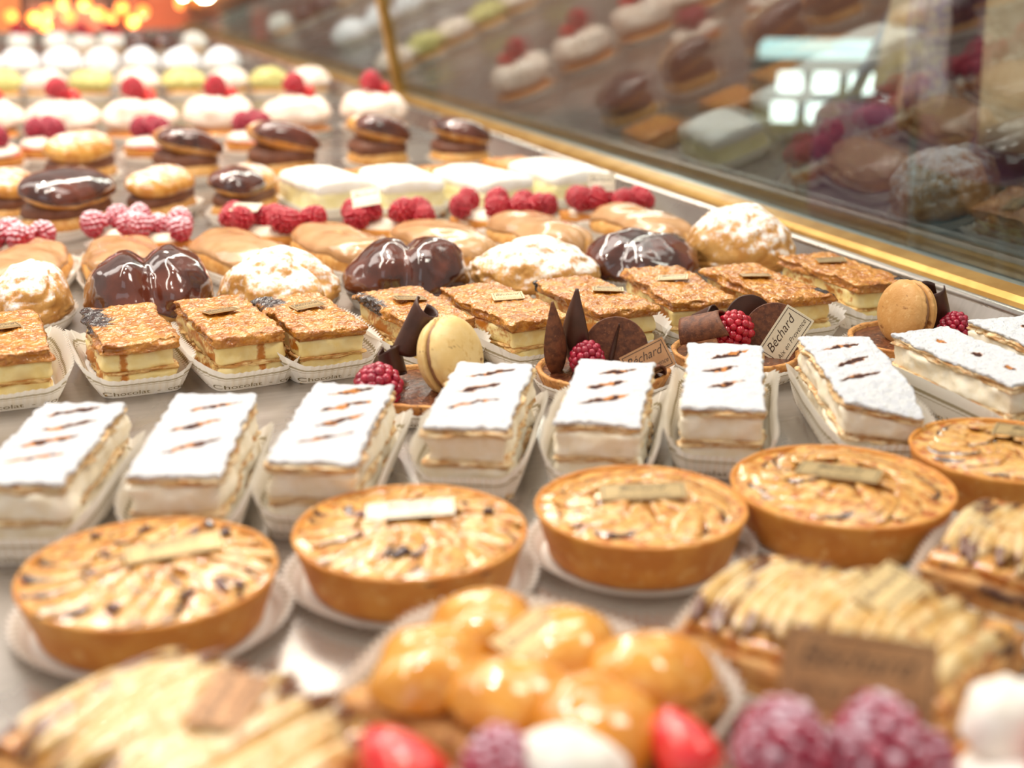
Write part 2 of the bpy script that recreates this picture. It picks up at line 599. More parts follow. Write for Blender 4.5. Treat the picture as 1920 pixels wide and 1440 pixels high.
def case_print(L, W, h, flare, ex, seed, wing=0.):
    V, F = text_mesh('Chocolat  -  cours Mirabeau  -  ', .62)
    p, n, per = case_path(L, W, ex, 800)
    low = fbm(np.stack([p[:, 0]*.35, p[:, 1]*.35, np.zeros(800)], -1), seed, 2)
    wd_ = V[:, 0].max()+.4
    rep = max(1, round(per/wd_))
    sx = per/(wd_*rep)
    parts = []
    for r_ in range(rep):
        # the wall is walked counter-clockwise, seen from outside that runs left to right
        u = ((V[:, 0]+r_*wd_)*sx/per*800) % 800
        i = np.floor(u).astype(int) % 800
        f = (u-np.floor(u))[:, None]
        q = p[i]*(1-f)+p[(i+1) % 800]*f
        t = .14+V[:, 1]/.62*.30*(.62/.62)
        lw = low[i]
        wg = wing*n[i][:, 0]**2*t
        off = flare*t**1.2*(1+.6*wg)+.115+lw*.28*t
        z = .02+h*t*(1+.22*lw*t+wg)
        parts.append((np.concatenate([q+n[i]*off[:, None], z[:, None]], 1), F))
    V, F = join(parts)
    return mesh('case_print', V, F, smooth=False)

def add_case(parent, L, W, h, flare, ex, seed, text=False, loc=(0, 0, 0), rz=0., wing=0.):
    key = (L, W, h, flare, ex, seed, wing)
    c = obj('paper_case', cached(('case',)+key, lambda: case_mesh(*key)), MAT['paper'], parent, loc, rz)
    if text:
        obj('case_print', cached(('print',)+key, lambda: case_print(*key)), MAT['inkgold'], c)
    return c

def card_mesh(w, h):
    V, F = rbox(w, h, .05, 1e9, .02)
    return mesh('label_card', V, F, smooth=False)

def card_print(w, h):
    parts = []
    g, b = .12, .035
    for x0, x1, y0, y1 in ((-w/2+g, w/2-g, h/2-g-b, h/2-g), (-w/2+g, w/2-g, -h/2+g, -h/2+g+b),
                           (-w/2+g, -w/2+g+b, -h/2+g, h/2-g), (w/2-g-b, w/2-g, -h/2+g, h/2-g)):
        parts.append((np.array([(x0, y0, .056), (x1, y0, .056), (x1, y1, .056), (x0, y1, .056)]), [(0, 1, 2, 3)]))
    for body, size, y in (('B\u00e9chard', h*.40, .04*h), ('Aix en Provence', h*.225, -.30*h)):
        V, F = text_mesh(body, size, .45, -.002)
        V[:, 0] -= (V[:, 0].max()+V[:, 0].min())/2
        sc = min(1, (w-.45)/(V[:, 0].max()-V[:, 0].min()))
        V[:, 0] *= sc
        V[:, 1] += y
        V[:, 2] = .056
        parts.append((V, F))
    return mesh('card_print', *join(parts), smooth=False)

def add_card(parent, loc, rz=0., rx=0., ry=0., w=2.0, h=1.6, mat='card'):
    c = bpy.data.objects.new('label_card', cached(('card', w, h, mat), lambda: card_mesh(w, h)))
    COL.objects.link(c)
    if not c.data.materials:
        c.data.materials.append(MAT[mat])
    c.parent = parent
    c.location = Vector(loc)*.01
    c.rotation_euler = (rx, ry, rz)
    c['label'] = 'small gold shop label'
    obj('lettering', cached(('cardp', w, h), lambda: card_print(w, h)), MAT['print'], c)
    return c

# ------------------------------------------------------------------ layered cakes
def und(x, y, seed, a=.08):
    return a*fbm(np.stack([x*.35, y*.35, np.zeros_like(x)], -1), seed, 2)

def slab(W, L, z0, z1, seed, res=.16, r=.1, side=.06, strata=1., top=.02, layer=0, nz=None, uamp=.08, xf=1.5):
    V, F = rbox(W, L, z1-z0, res, r, nz)
    ex = np.clip((np.abs(V[:, 0])-(W/2-max(r, .12)))/max(r, .12), 0, 1)*np.sign(V[:, 0])
    ey = np.clip((np.abs(V[:, 1])-(L/2-max(r, .12)))/max(r, .12), 0, 1)*np.sign(V[:, 1])
    q = np.stack([V[:, 0]*xf, V[:, 1]*xf, V[:, 2]*strata], -1)
    d = fbm(q+layer*9.1, seed+layer*7, 3)*side
    d2 = fbm(q*.4+31+layer*3, seed+layer*5, 2)*side*1.4
    V[:, 0] += ex*(d+d2)
    V[:, 1] += ey*(d+d2)
    tt = V[:, 2]/(z1-z0)
    V[:, 2] += z0+und(V[:, 0], V[:, 1], seed, uamp)*min(1, z1/1.5)+top*fbm(np.stack([V[:, 0]*3, V[:, 1]*3, V[:, 2]], -1), seed+layer+50, 3)*tt
    V[:, 2] = np.maximum(V[:, 2], .04)
    return V, F

def seg_mark(V, cx, cy, ang, ln, wd, seed):
    c, s_ = math.cos(ang), math.sin(ang)
    u = (V[:, 0]-cx)*c+(V[:, 1]-cy)*s_
    v = -(V[:, 0]-cx)*s_+(V[:, 1]-cy)*c
    n = fbm(np.stack([V[:, 0]*2.2, V[:, 1]*2.2, np.zeros(len(V))], -1), seed, 3)
    w = wd*(1-(np.clip(np.abs(u)/(ln/2), 0, 1))**2)*(1+.9*n)
    return np.clip(1.2-np.abs(v+.10*n)/np.maximum(w, 1e-3), 0, 1)*(np.abs(u) < ln/2)

def millefeuille(label, x, y, rz, L, W, seed, slits, squash=False):
    def sq(V):
        if squash:
            V[:, 2] *= 1-.24*np.clip((-V[:, 1]-L*.24)/(L*.26), 0, 1)*np.clip(V[:, 0]/W+.6, 0, 1)
            V[:, 1] -= .5*np.clip((-V[:, 1]-L*.30)/(L*.2), 0, 1)*np.clip(V[:, 0]/W+.3, 0, 1)*np.clip(V[:, 2]/3.4, 0, 1)
        return V
    t = thing('cream_millefeuille', label, 'millefeuille', x, y, rz, 'sugared cream millefeuilles in a row')
    zz = [0.05, .42, 1.45, 1.80, 2.85, 3.22]
    for k in range(5):
        if k % 2 == 0:
            V, F = slab(W, L, zz[k], zz[k+1], seed, .13, .08, .26, 11, .04, k, 5, xf=2.0)
            obj('puff_layer', mesh('puff_layer', sq(V), F), MAT['puffpale'], t)
        else:
            V, F = slab(W-.04, L-.04, zz[k]-.08, zz[k+1]+.08, seed, .17, .22, .24, 1.6, .02, k, xf=1.1)
            obj('cream_layer', mesh('cream_layer', sq(V), F), MAT['cream'], t)
    V, F = slab(W+.04, L+.04, 3.20, 3.40, seed, .085, .07, .15, 6, .10, 9, 2, xf=3.2)
    mk = np.zeros(len(V)); bn = np.zeros(len(V))
    for i, (cx, cy, an, ln, wd_) in enumerate(slits):
        m = seg_mark(V, cx, cy, an, ln, wd_, seed+i)
        up = (V[:, 2] > 3.26+und(V[:, 0], V[:, 1], seed))
        mk = np.maximum(mk, m*up)
        nn = fbm(np.stack([V[:, 0]*2.5, V[:, 1]*2.5, np.zeros(len(V))], -1), seed+70+i, 2)
        bn = np.maximum(bn, np.clip(m*1.3-.35, 0, 1)*(nn > -.2)*up)
    V[:, 2] -= .07*mk
    obj('icing_sugar', mesh('icing_sugar', sq(V), F, {'mark': mk*1.1, 'burn': np.clip(bn*1.3, 0, 1)}), MAT['sugar'], t)
    add_case(t, round(L*2)/2+.4, W+.4, 1.3, .45, 9, seed % 3, True, wing=.6)
    return t

def golden_slice(label, x, y, rz, L, W, seed, burn=None, card=None, drip=None, h=3.0):
    t = thing('caramel_millefeuille', label, 'millefeuille', x, y, rz, 'golden custard millefeuilles in a row')
    zz = np.array([.05, .24, 1.22, 1.42, 2.36, 2.98])*h/3.0
    for k in range(5):
        if k == 4:
            V, F = slab(W+.18, L+.18, zz[k], zz[k+1], seed, .11, .12, .27, 7, .17, k, 6, xf=1.3)
            P3 = np.stack([V[:, 0]*.5, V[:, 1]*.5, V[:, 2]*.5], -1)
            bn = np.clip(fbm(P3, seed+3, 4)*1.1-.25, 0, .5)
            if burn:
                (bx, by), br = burn
                d = np.hypot((V[:, 0]-bx)/br[0], (V[:, 1]-by)/br[1])
                bn = np.maximum(bn, np.clip(1.5-1.1*d+fbm(P3*3, seed+8, 3)*.8, 0, 1))
            obj('caramel_crust', mesh('caramel_crust', V, F, {'burn': bn}), MAT['caramel'], t)
        elif k % 2 == 0:
            V, F = slab(W-.14, L-.14, zz[k]-.03, zz[k+1]+.03, seed, .12, .06, .24, 12, .04, k, 5, xf=2.4)
            obj('puff_layer', mesh('puff_layer', V, F), MAT['puffgold'], t)
        else:
            V, F = slab(W-.12, L-.12, zz[k]-.05, zz[k+1]+.05, seed, .14, .2, .2, 1.6, .02, k)
            bn = np.clip(fbm(np.stack([V[:, 0]*.8, V[:, 1]*.8, V[:, 2]*.6], -1), seed+k, 3)*1.4-.45, 0, .6)
            bn = np.maximum(bn, np.clip((np.abs(V[:, 0])-(W/2-.3))/.2, 0, 1)*np.clip(.55+.9*fbm(np.stack([V[:, 0], V[:, 1]*.9, V[:, 2]*2.5], -1), seed+k+2, 3), 0, .9)*(V[:, 1] > -L/2+.35))
            if drip is not None:
                bn = np.maximum(bn, np.clip(1.3-np.abs(V[:, 0]-drip)/.3, 0, 1)*(V[:, 1] < 0)*.8)
            obj('custard_layer', mesh('custard_layer', V, F, {'burn': bn}), MAT['custard'], t)
    if card:
        cx, cy, cz = card
        zc = zz[5]+und(np.array([cx]), np.array([cy]), seed)[0]+.12
        add_card(t, (cx, cy, zc), cz, R(random.Random(seed).uniform(-7, 7)), R(random.Random(seed+1).uniform(-6, 6)), w=1.9, h=1.3)
    add_case(t, round(L*2)/2+.6, W+.6, 1.15, .65, 7, 3+seed % 3, True, wing=.6)
    return t

# --- row of sugared millefeuilles
MF = [((25, 905), (160, 757)), ((325, 890), (405, 740)), ((580, 870), (668, 716)), ((872, 803), (930, 680)), ((1120, 792), (1157, 677)),
      ((1356, 767), (1360, 645)), ((1660, 748), (1564, 632)), ((1955, 712), (1725, 620)), ((2080, 680), (1880, 600))]
MFL = ['sugar-topped cream millefeuille at the left picture edge, first of its row',
       'sugar-topped cream millefeuille second from left, behind the tart with dark chopped bits',
       'sugar-topped cream millefeuille third from left, behind the tart with the bright white label',
       'sugar-topped cream millefeuille in front of the pale macaron and chocolate curl',
       'sugar-topped cream millefeuille in front of the two pointed chocolate petals',
       'straight-standing sugar-topped millefeuille in front of the upright ivory shop label',
       'sugar-topped millefeuille with squashed front corner, right of the upright ivory shop label',
       'long sugar-topped millefeuille with round scorch spots, in front of the tan macaron',
       'sugar-topped cream millefeuille at the right picture edge, last of its row']
rn = random.Random(4)
for i, ((f, b), lab) in enumerate(zip(MF, MFL)):
    x, y, rz, L = span(f, b, 3.38)
    L = min(max(L, 9.3), 10.2)
    if i < 7:
        n = 4 if i in (0, 2) else 3
        sl = [(rn.uniform(-.25, .25), (k-(n-1)/2)*L*(.24 if n == 3 else .2)+L*.08, R(38)+rn.uniform(-.12, .12)-max(0, rz+.45)*.3, rn.uniform(2.4, 3.0), rn.uniform(.30, .42)) for k in range(n)]
    else:
        sl = [(rn.uniform(-.3, .3), (k-1)*L*.27, R(80), rn.uniform(.8, 1.0), .36) for k in range(3)]
    millefeuille(lab, x, y, rz, L, 3.65, 11+i, sl, i == 6)

# --- row of caramelised custard slices
SL = [((22, 674), (-5, 580)), ((260, 640), (220, 575)), ((470, 628), (387, 559)), ((621, 615), (540, 555)), ((835, 605), (725, 543)),
      ((1018, 600), (875, 534)), ((1180, 580), (1052, 522)), ((1325, 568), (1220, 497)), ((1512, 558), (1365, 497)), ((1658, 530), (1508, 476))]
SLL = ['golden custard slice with label at the left picture edge, first of its row',
       'custard slice with dark scorched left edge and no label',
       'custard slice with caramel drip down its front and square label near the back',
       'custard slice with burnt back corner and pale square label',
       'custard slice half hidden behind the pale macaron and chocolate curl',
       'custard slice with label right behind the pale macaron',
       'custard slice with glossy crust behind the pointed chocolate petals',
       'custard slice behind the chocolate curl and round chocolate plaques',
       'custard slice with silvery label between the round plaques and the tan macaron',
       'custard slice at the right end of its row beside the steel rim']
BURN = {1: ((-1.7, 2.6), (1.1, 3.6)), 3: ((-1.6, 3.4), (1.0, 2.0)), 4: ((-1.9, 2.2), (.7, 2.0)), 8: ((1.9, -3.6), (.6, 1.0)), 9: ((1.8, -4), (.5, .7)), 6: ((-2, 4.2), (.3, .4))}
CARD = [(0, .8, .2), None, (-.2, .6, .12), (.2, .8, .1), (.2, 1.2, -.15), (.5, .3, -.35), (1.0, .0, -.5), (.0, .8, -.4), (-.1, 1.0, -.35), (.2, 1.6, -.4)]
for i, ((f, b), lab) in enumerate(zip(SL, SLL)):
    x, y, rz, L = span(f, b, 2.95)
    L = min(max(L, 8.2), 9.2)
    golden_slice(lab, x, y, rz, L, 3.85, 41+i, BURN.get(i), CARD[i], {1: -.9, 2: .55}.get(i))

# ------------------------------------------------------------------ round things: choux, tarts, berries
def choux_r(D, seed, amp, crease):
    """radius factor for directions D of a lumpy bun, with an optional crease between two lobes"""
    r = 1+amp*fbm(D*1.3+5, seed, 3)
    if amp > .15:
        rd = fbm(D*1.9+2, seed+13, 3)
        r = r+.035*fbm(D*5, seed+14, 3)-.05*np.exp(-(rd/.07)**2)
    if crease:
        dep, ang, wid = crease
        u = D[..., 0]*math.cos(ang)+D[..., 1]*math.sin(ang)+.10*fbm(D*2, seed+4, 2)
        r = r*(1-dep*np.exp(-(u/wid)**2)*np.clip(D[..., 2]*1.2+.75, 0, 1))
    return r

def bun_mesh(name, rx, ry, rz_, seed, amp=.10, crease=None, flat=.55, nu=72, nv=40):
    D = ball(nu, nv)
    V = D*choux_r(D, seed, amp, crease)[..., None]*np.array([rx, ry, rz_])
    V[..., 2] = np.where(V[..., 2] < 0, V[..., 2]*flat, V[..., 2])+rz_*flat
    V[..., 2] = np.maximum(V[..., 2], .03)
    v, F = loft(V)
    return mesh(name, v, [f[::-1] for f in F])

def glaze_mesh(name, rx, ry, rz_, seed, amp=.10, crease=None, flat=.55, th=.14, reach=.60, nu=80, nv=34, wav=.10, freq=2.0):
    D0 = ball(nu, nv)
    thv = np.arange(nu)*2*math.pi/nu
    ring = np.stack([np.cos(thv), np.sin(thv), np.zeros(nu)], -1)
    lim = math.pi*np.clip(reach+wav*fbm(ring*freq, seed+21, 3)*2, .2, .85)
    rows = []
    for j in range(nv+4):
        t = min(1, j/nv)
        ph = np.maximum(1e-3, lim*t)
        D = np.stack([np.sin(ph)*np.cos(thv), np.sin(ph)*np.sin(thv), np.cos(ph)], -1)
        r = choux_r(D, seed, amp, crease)
        off = th*(1+1.3*fbm(D*np.array([3.2, 2.2, 2.2])+8, seed+31, 3))*(1+.5*np.clip((t-.8)/.2, 0, 1))
        if j > nv:
            off = off*(1-(j-nv)/3*1.5)
        P = D*r[:, None]*np.array([rx, ry, rz_])
        P[:, 2] = np.where(P[:, 2] < 0, P[:, 2]*flat, P[:, 2])+rz_*flat
        rows.append(P+D*off[:, None])
    v, F = loft(rows, cap=False)
    v = np.concatenate([v, [v[:nu].mean(0)]])
    F = [f[::-1] for f in F]+[(len(v)-1, i, (i+1) % nu) for i in range(nu)]
    v[:, 2] = np.maximum(v[:, 2], .05)
    return mesh(name, v, F)

def powder_bun(label, x, y, rz, rx, ry, h, seed, crease=None, group='large choux buns in a row', mat='chouxdust'):
    t = thing('sugared_choux_bun', label, 'choux bun', x, y, rz, group)
    obj('bun', bun_mesh('bun', rx, ry, h/1.55, seed, .19, crease, nu=110, nv=60), MAT[mat], t)
    add_case(t, ry*1.75, rx*1.75, .9, .5, 2.4, 6+seed % 2)
    return t

def choc_bun(label, x, y, rz, rx, ry, h, seed, crease, reach=.58, group='large choux buns in a row'):
    t = thing('chocolate_choux_bun', label, 'choux bun', x, y, rz, group)
    obj('bun', bun_mesh('bun', rx, ry, h/1.55, seed, .12, crease), MAT['choux'], t)
    obj('chocolate_glaze', glaze_mesh('chocolate_glaze', rx, ry, h/1.55, seed, .12, crease, reach=reach), MAT['glaze'], t)
    add_case(t, ry*1.75, rx*1.75, .9, .5, 2.4, 6+seed % 2)
    return t

CB = [('p', (60, 612), 2.6, 3.4, 4.2, None, 'sugar-dusted choux bun at the left picture edge with bare golden side'),
      ('c', (285, 604), 3.9, 4.0, 5.0, (.30, R(20), .22), 'glossy two-lobed chocolate choux bun behind the scorched custard slice'),
      ('p', (528, 586), 3.9, 4.1, 4.3, (.25, R(70), .14), 'cracked sugar-dusted choux bun between two chocolate ones on the left'),
      ('c', (765, 567), 4.2, 3.6, 4.5, (.24, R(0), .16), 'glossy two-lobed chocolate choux bun behind the pale macaron'),
      ('p', (1000, 552), 4.4, 4.0, 4.0, (.16, R(50), .12), 'wide sugar-dusted choux bun left of the smallest chocolate bun'),
      ('c', (1200, 530), 4.0, 3.7, 3.8, (.14, R(-30), .2), 'chocolate choux bun beside the tall sugared bun at the right'),
      ('p', (1388, 515), 3.9, 3.9, 5.0, (.12, R(80), .10), 'tall domed sugar-dusted choux bun at the right end near the brass rail')]
for i, (k, px, rx, ry, h, cr, lab) in enumerate(CB):
    p = at(*px)
    if k == 'p':
        powder_bun(lab, p[0], p[1], -HEAD, rx, ry, h, 60+i, cr)
    else:
        choc_bun(lab, p[0], p[1], -HEAD, rx, ry, h, 60+i, cr, .60)

# --- raspberries
def rasp_mesh(seed, rx=1.0, h=2.2, nd=62, rd=.25):
    rg = random.Random(seed)
    bm = bmesh.new()
    bmesh.ops.create_icosphere(bm, subdivisions=2, radius=1)
    bv = np.array([v.co[:] for v in bm.verts])
    bf = [[v.index for v in f.verts] for f in bm.faces]
    bm.free()
    parts = []
    for i in range(nd):
        z = 1-1.86*(i+.5)/nd
        a = i*2.39996+rg.uniform(-.1, .1)
        r_ = math.sqrt(max(0, 1-z*z))
        sh = 1-.18*z
        c = np.array([r_*math.cos(a)*rx*sh, r_*math.sin(a)*rx*sh, (z*.5+.5)*(h-.35)+.15])
        parts.append((bv*rd*rg.uniform(.9, 1.12)+c*np.array([.9, .9, 1]), bf))
    D = ball(16, 8)*np.array([rx*.82, rx*.82, h*.42])
    D[..., 2] += h*.5
    v, F = loft(D)
    parts.append((v, [f[::-1] for f in F]))
    return join(parts)

def raspberry(parent, loc, mat='rasp', seed=0, s=1., rx=0., ry=0., rz=0.):
    me = cached(('rasp', seed % 3, mat), lambda: mesh('raspberry', *rasp_mesh(seed % 3)))
    return obj('raspberry', me, MAT[mat], parent, loc, rz, rx, ry, s)

# --- chocolate tartlets
def shell_mesh(name, r, h, seed, flare=.12, th=.35, crumb=.05, n=96):
    prof = [(0, .0), (r*.6, 0), (r*(1-flare)-.12, 0), (r*(1-flare), .12)]
    prof += [(r*(1-flare*(1-k/6)), .12+(h-.12)*k/6) for k in range(1, 6)]
    prof += [(r-.02, h-.08), (r-th*.3, h), (r-th*.7, h), (r-th, h-.1), (r-th-.02, h-.4), (0, h-.42)]
    V, F = lathe(prof, n)
    d = fbm(V*1.9, seed, 4)*crumb
    rr = np.maximum(np.hypot(V[:, 0], V[:, 1]), 1e-3)
    w = np.clip(rr/r*2-.8, 0, 1)
    V[:, 0] += V[:, 0]/rr*d*w
    V[:, 1] += V[:, 1]/rr*d*w
    V[:, 2] += fbm(V*2.1+9, seed+5, 3)*crumb*np.clip(V[:, 2]/h-.4, 0, 1)
    return mesh(name, V, F)

def disc_fill(name, r, z, seed, dome=.1, n=64, bump=.05, k=14, char=0):
    prof = [(1e-3, z+dome)]+[(r*(i/k), z+dome*(1-(i/k)**2)) for i in range(1, k+1)]
    V, F = lathe(prof, n)
    V[:, 2] += bump*fbm(V*1.4, seed, 3)
    if char:
        rr = np.hypot(V[:, 0], V[:, 1])/r
        a0 = seed*2.1
        side = np.cos(np.arctan2(V[:, 1], V[:, 0])-1.9-.5*math.sin(a0))
        bn = np.clip(fbm(np.stack([V[:, 0]*.8, V[:, 1]*1.6, V[:, 2]], -1), seed+2, 3)*1.5-.5+np.clip(rr-.72, 0, 1)*np.clip(side*2.6, 0, 2), 0, 1)
        return mesh(name, V, [f[::-1] for f in F], {'burn': bn})
    return mesh(name, V, [f[::-1] for f in F])

def sheet(nu, nv, fn, th):
    """thin bent plate: fn(u,v)->xyz for u,v in 0..1, thickened along its normal"""
    V, F = lattice(nu, nv, 1)
    e = 1e-3
    def ev(u, v):
        return np.stack(fn(u, v), -1)
    p = ev(V[:, 0], V[:, 1])
    du = ev(V[:, 0]+e, V[:, 1])-ev(V[:, 0]-e, V[:, 1])
    dv = ev(V[:, 0], V[:, 1]+e)-ev(V[:, 0], V[:, 1]-e)
    n = np.cross(du, dv)
    n /= np.maximum(np.linalg.norm(n, axis=1, keepdims=True), 1e-12)
    return p+n*((V[:, 2:3]-.5)*th), F

def curl(parent, loc, r, ln, turns, mat, rx=0., ry=0., rz=0., th=.08, jag=.25, seed=1, grow=.25):
    def fn(u, v):
        a = u*turns*2*math.pi
        rr = r*(1+grow*u)
        l = (v-.5)*ln*(1+jag*np.sin(u*5+seed)*.5)
        return rr*np.cos(a), rr*np.sin(a), l+.15*np.sin(a*1.5+seed)
    V, F = sheet(40, 12, fn, th)
    return obj('chocolate_curl', mesh('chocolate_curl', V, F), MAT[mat], parent, loc, rz, rx, ry)

def petal(parent, loc, w, ln, mat, rx=0., ry=0., rz=0., bend=.9, seed=0):
    def fn(u, v):
        ww = w*(np.sin(np.clip(v, 0, 1)**.75*math.pi*.93+.15))*(1-.25*v)+.02
        a = (u-.5)*2.4
        x = ww*np.sin(a)*.7
        y = -ww*np.cos(a)*bend*.6+.35*np.sin(v*2.5+seed)
        return x, y, v*ln+.0*u
    V, F = sheet(16, 26, fn, .07)
    V[:, 2] += .06*fbm(V*2, seed, 2)
    return obj('chocolate_petal', mesh('chocolate_petal', V, F), MAT[mat], parent, loc, rz, rx, ry)

def plaque(parent, loc, r, mat, rx=0., ry=0., rz=0.):
    def mk():
        V, F = lathe([(1e-3, -.06), (r-.03, -.06), (r, -.03), (r, .03), (r-.03, .06), (1e-3, .06)], 64)
        return mesh('chocolate_plaque', rot(V, rx=math.pi/2), F, smooth=False)
    return obj('chocolate_plaque', cached(('plq', r, mat), mk), MAT[mat], parent, loc, rz, rx, ry)

def macaron(parent, loc, r, mat, rx, ry, rz, seed):
    root = bpy.data.objects.new('macaron', None)
    root.empty_display_size = .005
    COL.objects.link(root)
    root.parent = parent
    root.location = Vector(loc)*.01
    root.rotation_euler = (rx, ry, rz)
    for sgn in (1, -1):
        prof = [(r*math.sin(a)**.8 if a > 0 else 1e-3, .42+.62*r*.62*math.cos(a)) for a in np.linspace(0, math.pi/2, 16)]
        prof += [(r*1.03, .36), (r*1.04, .28), (r*1.02, .20), (r*.95, .15), (r*.5, .14), (1e-3, .14)]
        V, F = lathe(prof, 80)
        rr = np.hypot(V[:, 0], V[:, 1])
        foot = (V[:, 2] < .44) & (rr > r*.9)
        n = fbm(V*4.0, seed+3, 3)
        V[:, :2] *= (1+.05*n*foot)[:, None]
        V[:, 2] += .02*fbm(V*1.2, seed, 2)
        bn = np.clip(fbm(np.stack([V[:, 0]*1.2, V[:, 1]*5, V[:, 2]*2], -1), seed+9, 3)*2.4-.75, 0, 1)+foot*.22*(n > -.1)
        bn = np.maximum(bn, foot*np.clip(n, 0, 1)*.9)
        if sgn < 0:
            V[:, 2] *= -1
            F = [f[::-1] for f in F]
        obj('shell', mesh('shell', V, [f[::-1] for f in F], {'burn': bn}), MAT[mat], root)
    V, F = lathe([(1e-3, -.2), (r*.9, -.2), (r*.97, 0), (r*.9, .2), (1e-3, .2)], 48)
    obj('filling', mesh('filling', V, F), MAT['filling'], root)
    return root

def choc_tart(label, px, seed, r=3.7):
    p = at(*px)
    t = thing('chocolate_tartlet', label, 'tartlet', p[0], p[1], -HEAD, 'chocolate tartlets in a row')
    obj('tart_shell', shell_mesh('tart_shell', r, 1.2, seed, crumb=.09), MAT['shelldark'], t, (0, 0, .05))
    obj('ganache', disc_fill('ganache', r-.3, 1.0, seed, .12), MAT['ganache'], t)
    add_case(t, r*1.85, r*1.85, .9, .55, 2, 8, True)
    return t

# locals: +x right, +y away from the photographer
t = choc_tart('chocolate tartlet with pale macaron, raspberry and two dark curls', (800, 762), 81)
macaron(t, (1.3, .2, 3.1), 2.05, 'macaron', R(72), 0, R(60), 3)
raspberry(t, (-2.0, -.9, 1.45), 'raspdark', 0, 1.12, R(50), R(-28), 0)
curl(t, (-.6, 1.3, 4.3), .62, 2.6, .85, 'chocolate', R(18), R(-20), R(140))
curl(t, (-1.9, .9, 2.6), .55, 1.5, .9, 'chocolate', R(-10), R(8), R(120), seed=3)
t = choc_tart('chocolate tartlet with two pointed petals, raspberry and cocoa plaque', (1130, 728), 82)
petal(t, (-2.4, -.4, 1.3), 1.3, 4.2, 'cocoa', R(-4), R(-6), R(40), seed=1)
petal(t, (-1.5, .5, 1.4), 1.35, 4.6, 'chocolate', R(0), R(3), R(-30), seed=2)
raspberry(t, (-1.0, -.8, 1.5), 'raspdark', 1, .88, R(8), R(4), 0)
plaque(t, (.7, .3, 2.6), 1.75, 'cocoa', R(-12), 0, R(-8))
petal(t, (.3, -.1, 1.5), .16, 2.6, 'chocolate', 0, R(12), 0, seed=0)
add_card(t, (2.3, -.9, 2.25), R(0), R(62), R(-28), 2.6, 1.7, 'cardbronze')
curl(t, (2.6, -1.2, 1.6), .5, 1.6, .5, 'cocoa', R(80), 0, R(20), seed=5)
t = choc_tart('chocolate tartlet with thick curl, raspberry and upright ivory shop label', (1378, 694), 83)
curl(t, (-1.7, .2, 2.7), .85, 2.7, .62, 'cocoa', R(70), R(25), R(55), seed=2, th=.14)
curl(t, (-1.5, 1.2, 3.0), .6, 1.6, .5, 'chocolate', R(60), R(10), R(30), seed=4)
raspberry(t, (.05, -.1, 1.9), 'rasp', 2, 1.0, R(10), R(-14), 0)
plaque(t, (.9, 1.5, 3.0), 1.45, 'chocolate', R(-10), 0, R(12))
plaque(t, (2.2, .4, 2.5), 1.75, 'cocoa', R(-14), 0, R(-10))
c = add_card(t, (2.55, -1.0, 2.75), 0, R(74), R(-60), 3.1, 1.75, 'cardpale')
c['label'] = 'upright ivory label with shop name'
t = choc_tart('chocolate tartlet with tan macaron standing on edge by the steel rim', (1706, 668), 84)
macaron(t, (-.5, -.2, 3.15), 1.85, 'macarontan', R(80), 0, R(-66), 6)
raspberry(t, (2.2, -.3, 1.4), 'raspdark', 0, .85, R(-20), R(20), 0)
curl(t, (1.7, 1.2, 3.0), .55, 3.0, .8, 'chocolate', R(-12), R(-18), R(60), seed=6)

for t in [o for o in COL.objects if o.name.startswith('chocolate_tartlet')]:
    for ch in t.children:
        if ch.name.split('.')[0] not in ('tart_shell', 'ganache', 'paper_case'):
            ch.location.z -= .0042

# ------------------------------------------------------------------ apple tarts
def crescent(name, ro, wid, th, half, seed, burn=.35, n=18, puff=1.):
    rg = np.random.RandomState(seed)
    rings, B = [], []
    sec = np.array([(-.5, 0), (-.42, .55), (-.1, .9), (.25, .8), (.45, .5), (.5, 0.1), (.3, -.1), (-.2, -.1)])
    for i in range(n+1):
        u = -1+2*i/n
        a = u*half
        w = max(.06, wid*math.sqrt(max(0, 1-abs(u)**2.4)))
        rc = ro-wid*.5*(1-abs(u)**2.4*.4)
        ring = []
        for sx, sz in sec:
            rr = rc+sx*w
            ring.append((rr*math.sin(a), rr*math.cos(a)-ro, sz*th*(.35+.65*math.sqrt(max(0, 1-abs(u)**2.4)))*puff))
            B.append(1.0 if sx > .4 else (.45 if sx > .2 else 0))
        rings.append(ring)
    V, F = loft(rings)
    B = np.array(B+[0, 0])
    B = B*np.clip(burn+fbm(V*1.1, seed, 3)*1.3, 0, 1)
    V = V+.03*np.stack([fbm(V*2, seed+k, 2) for k in range(3)], -1)
    return mesh(name, V, F, {'burn': B})

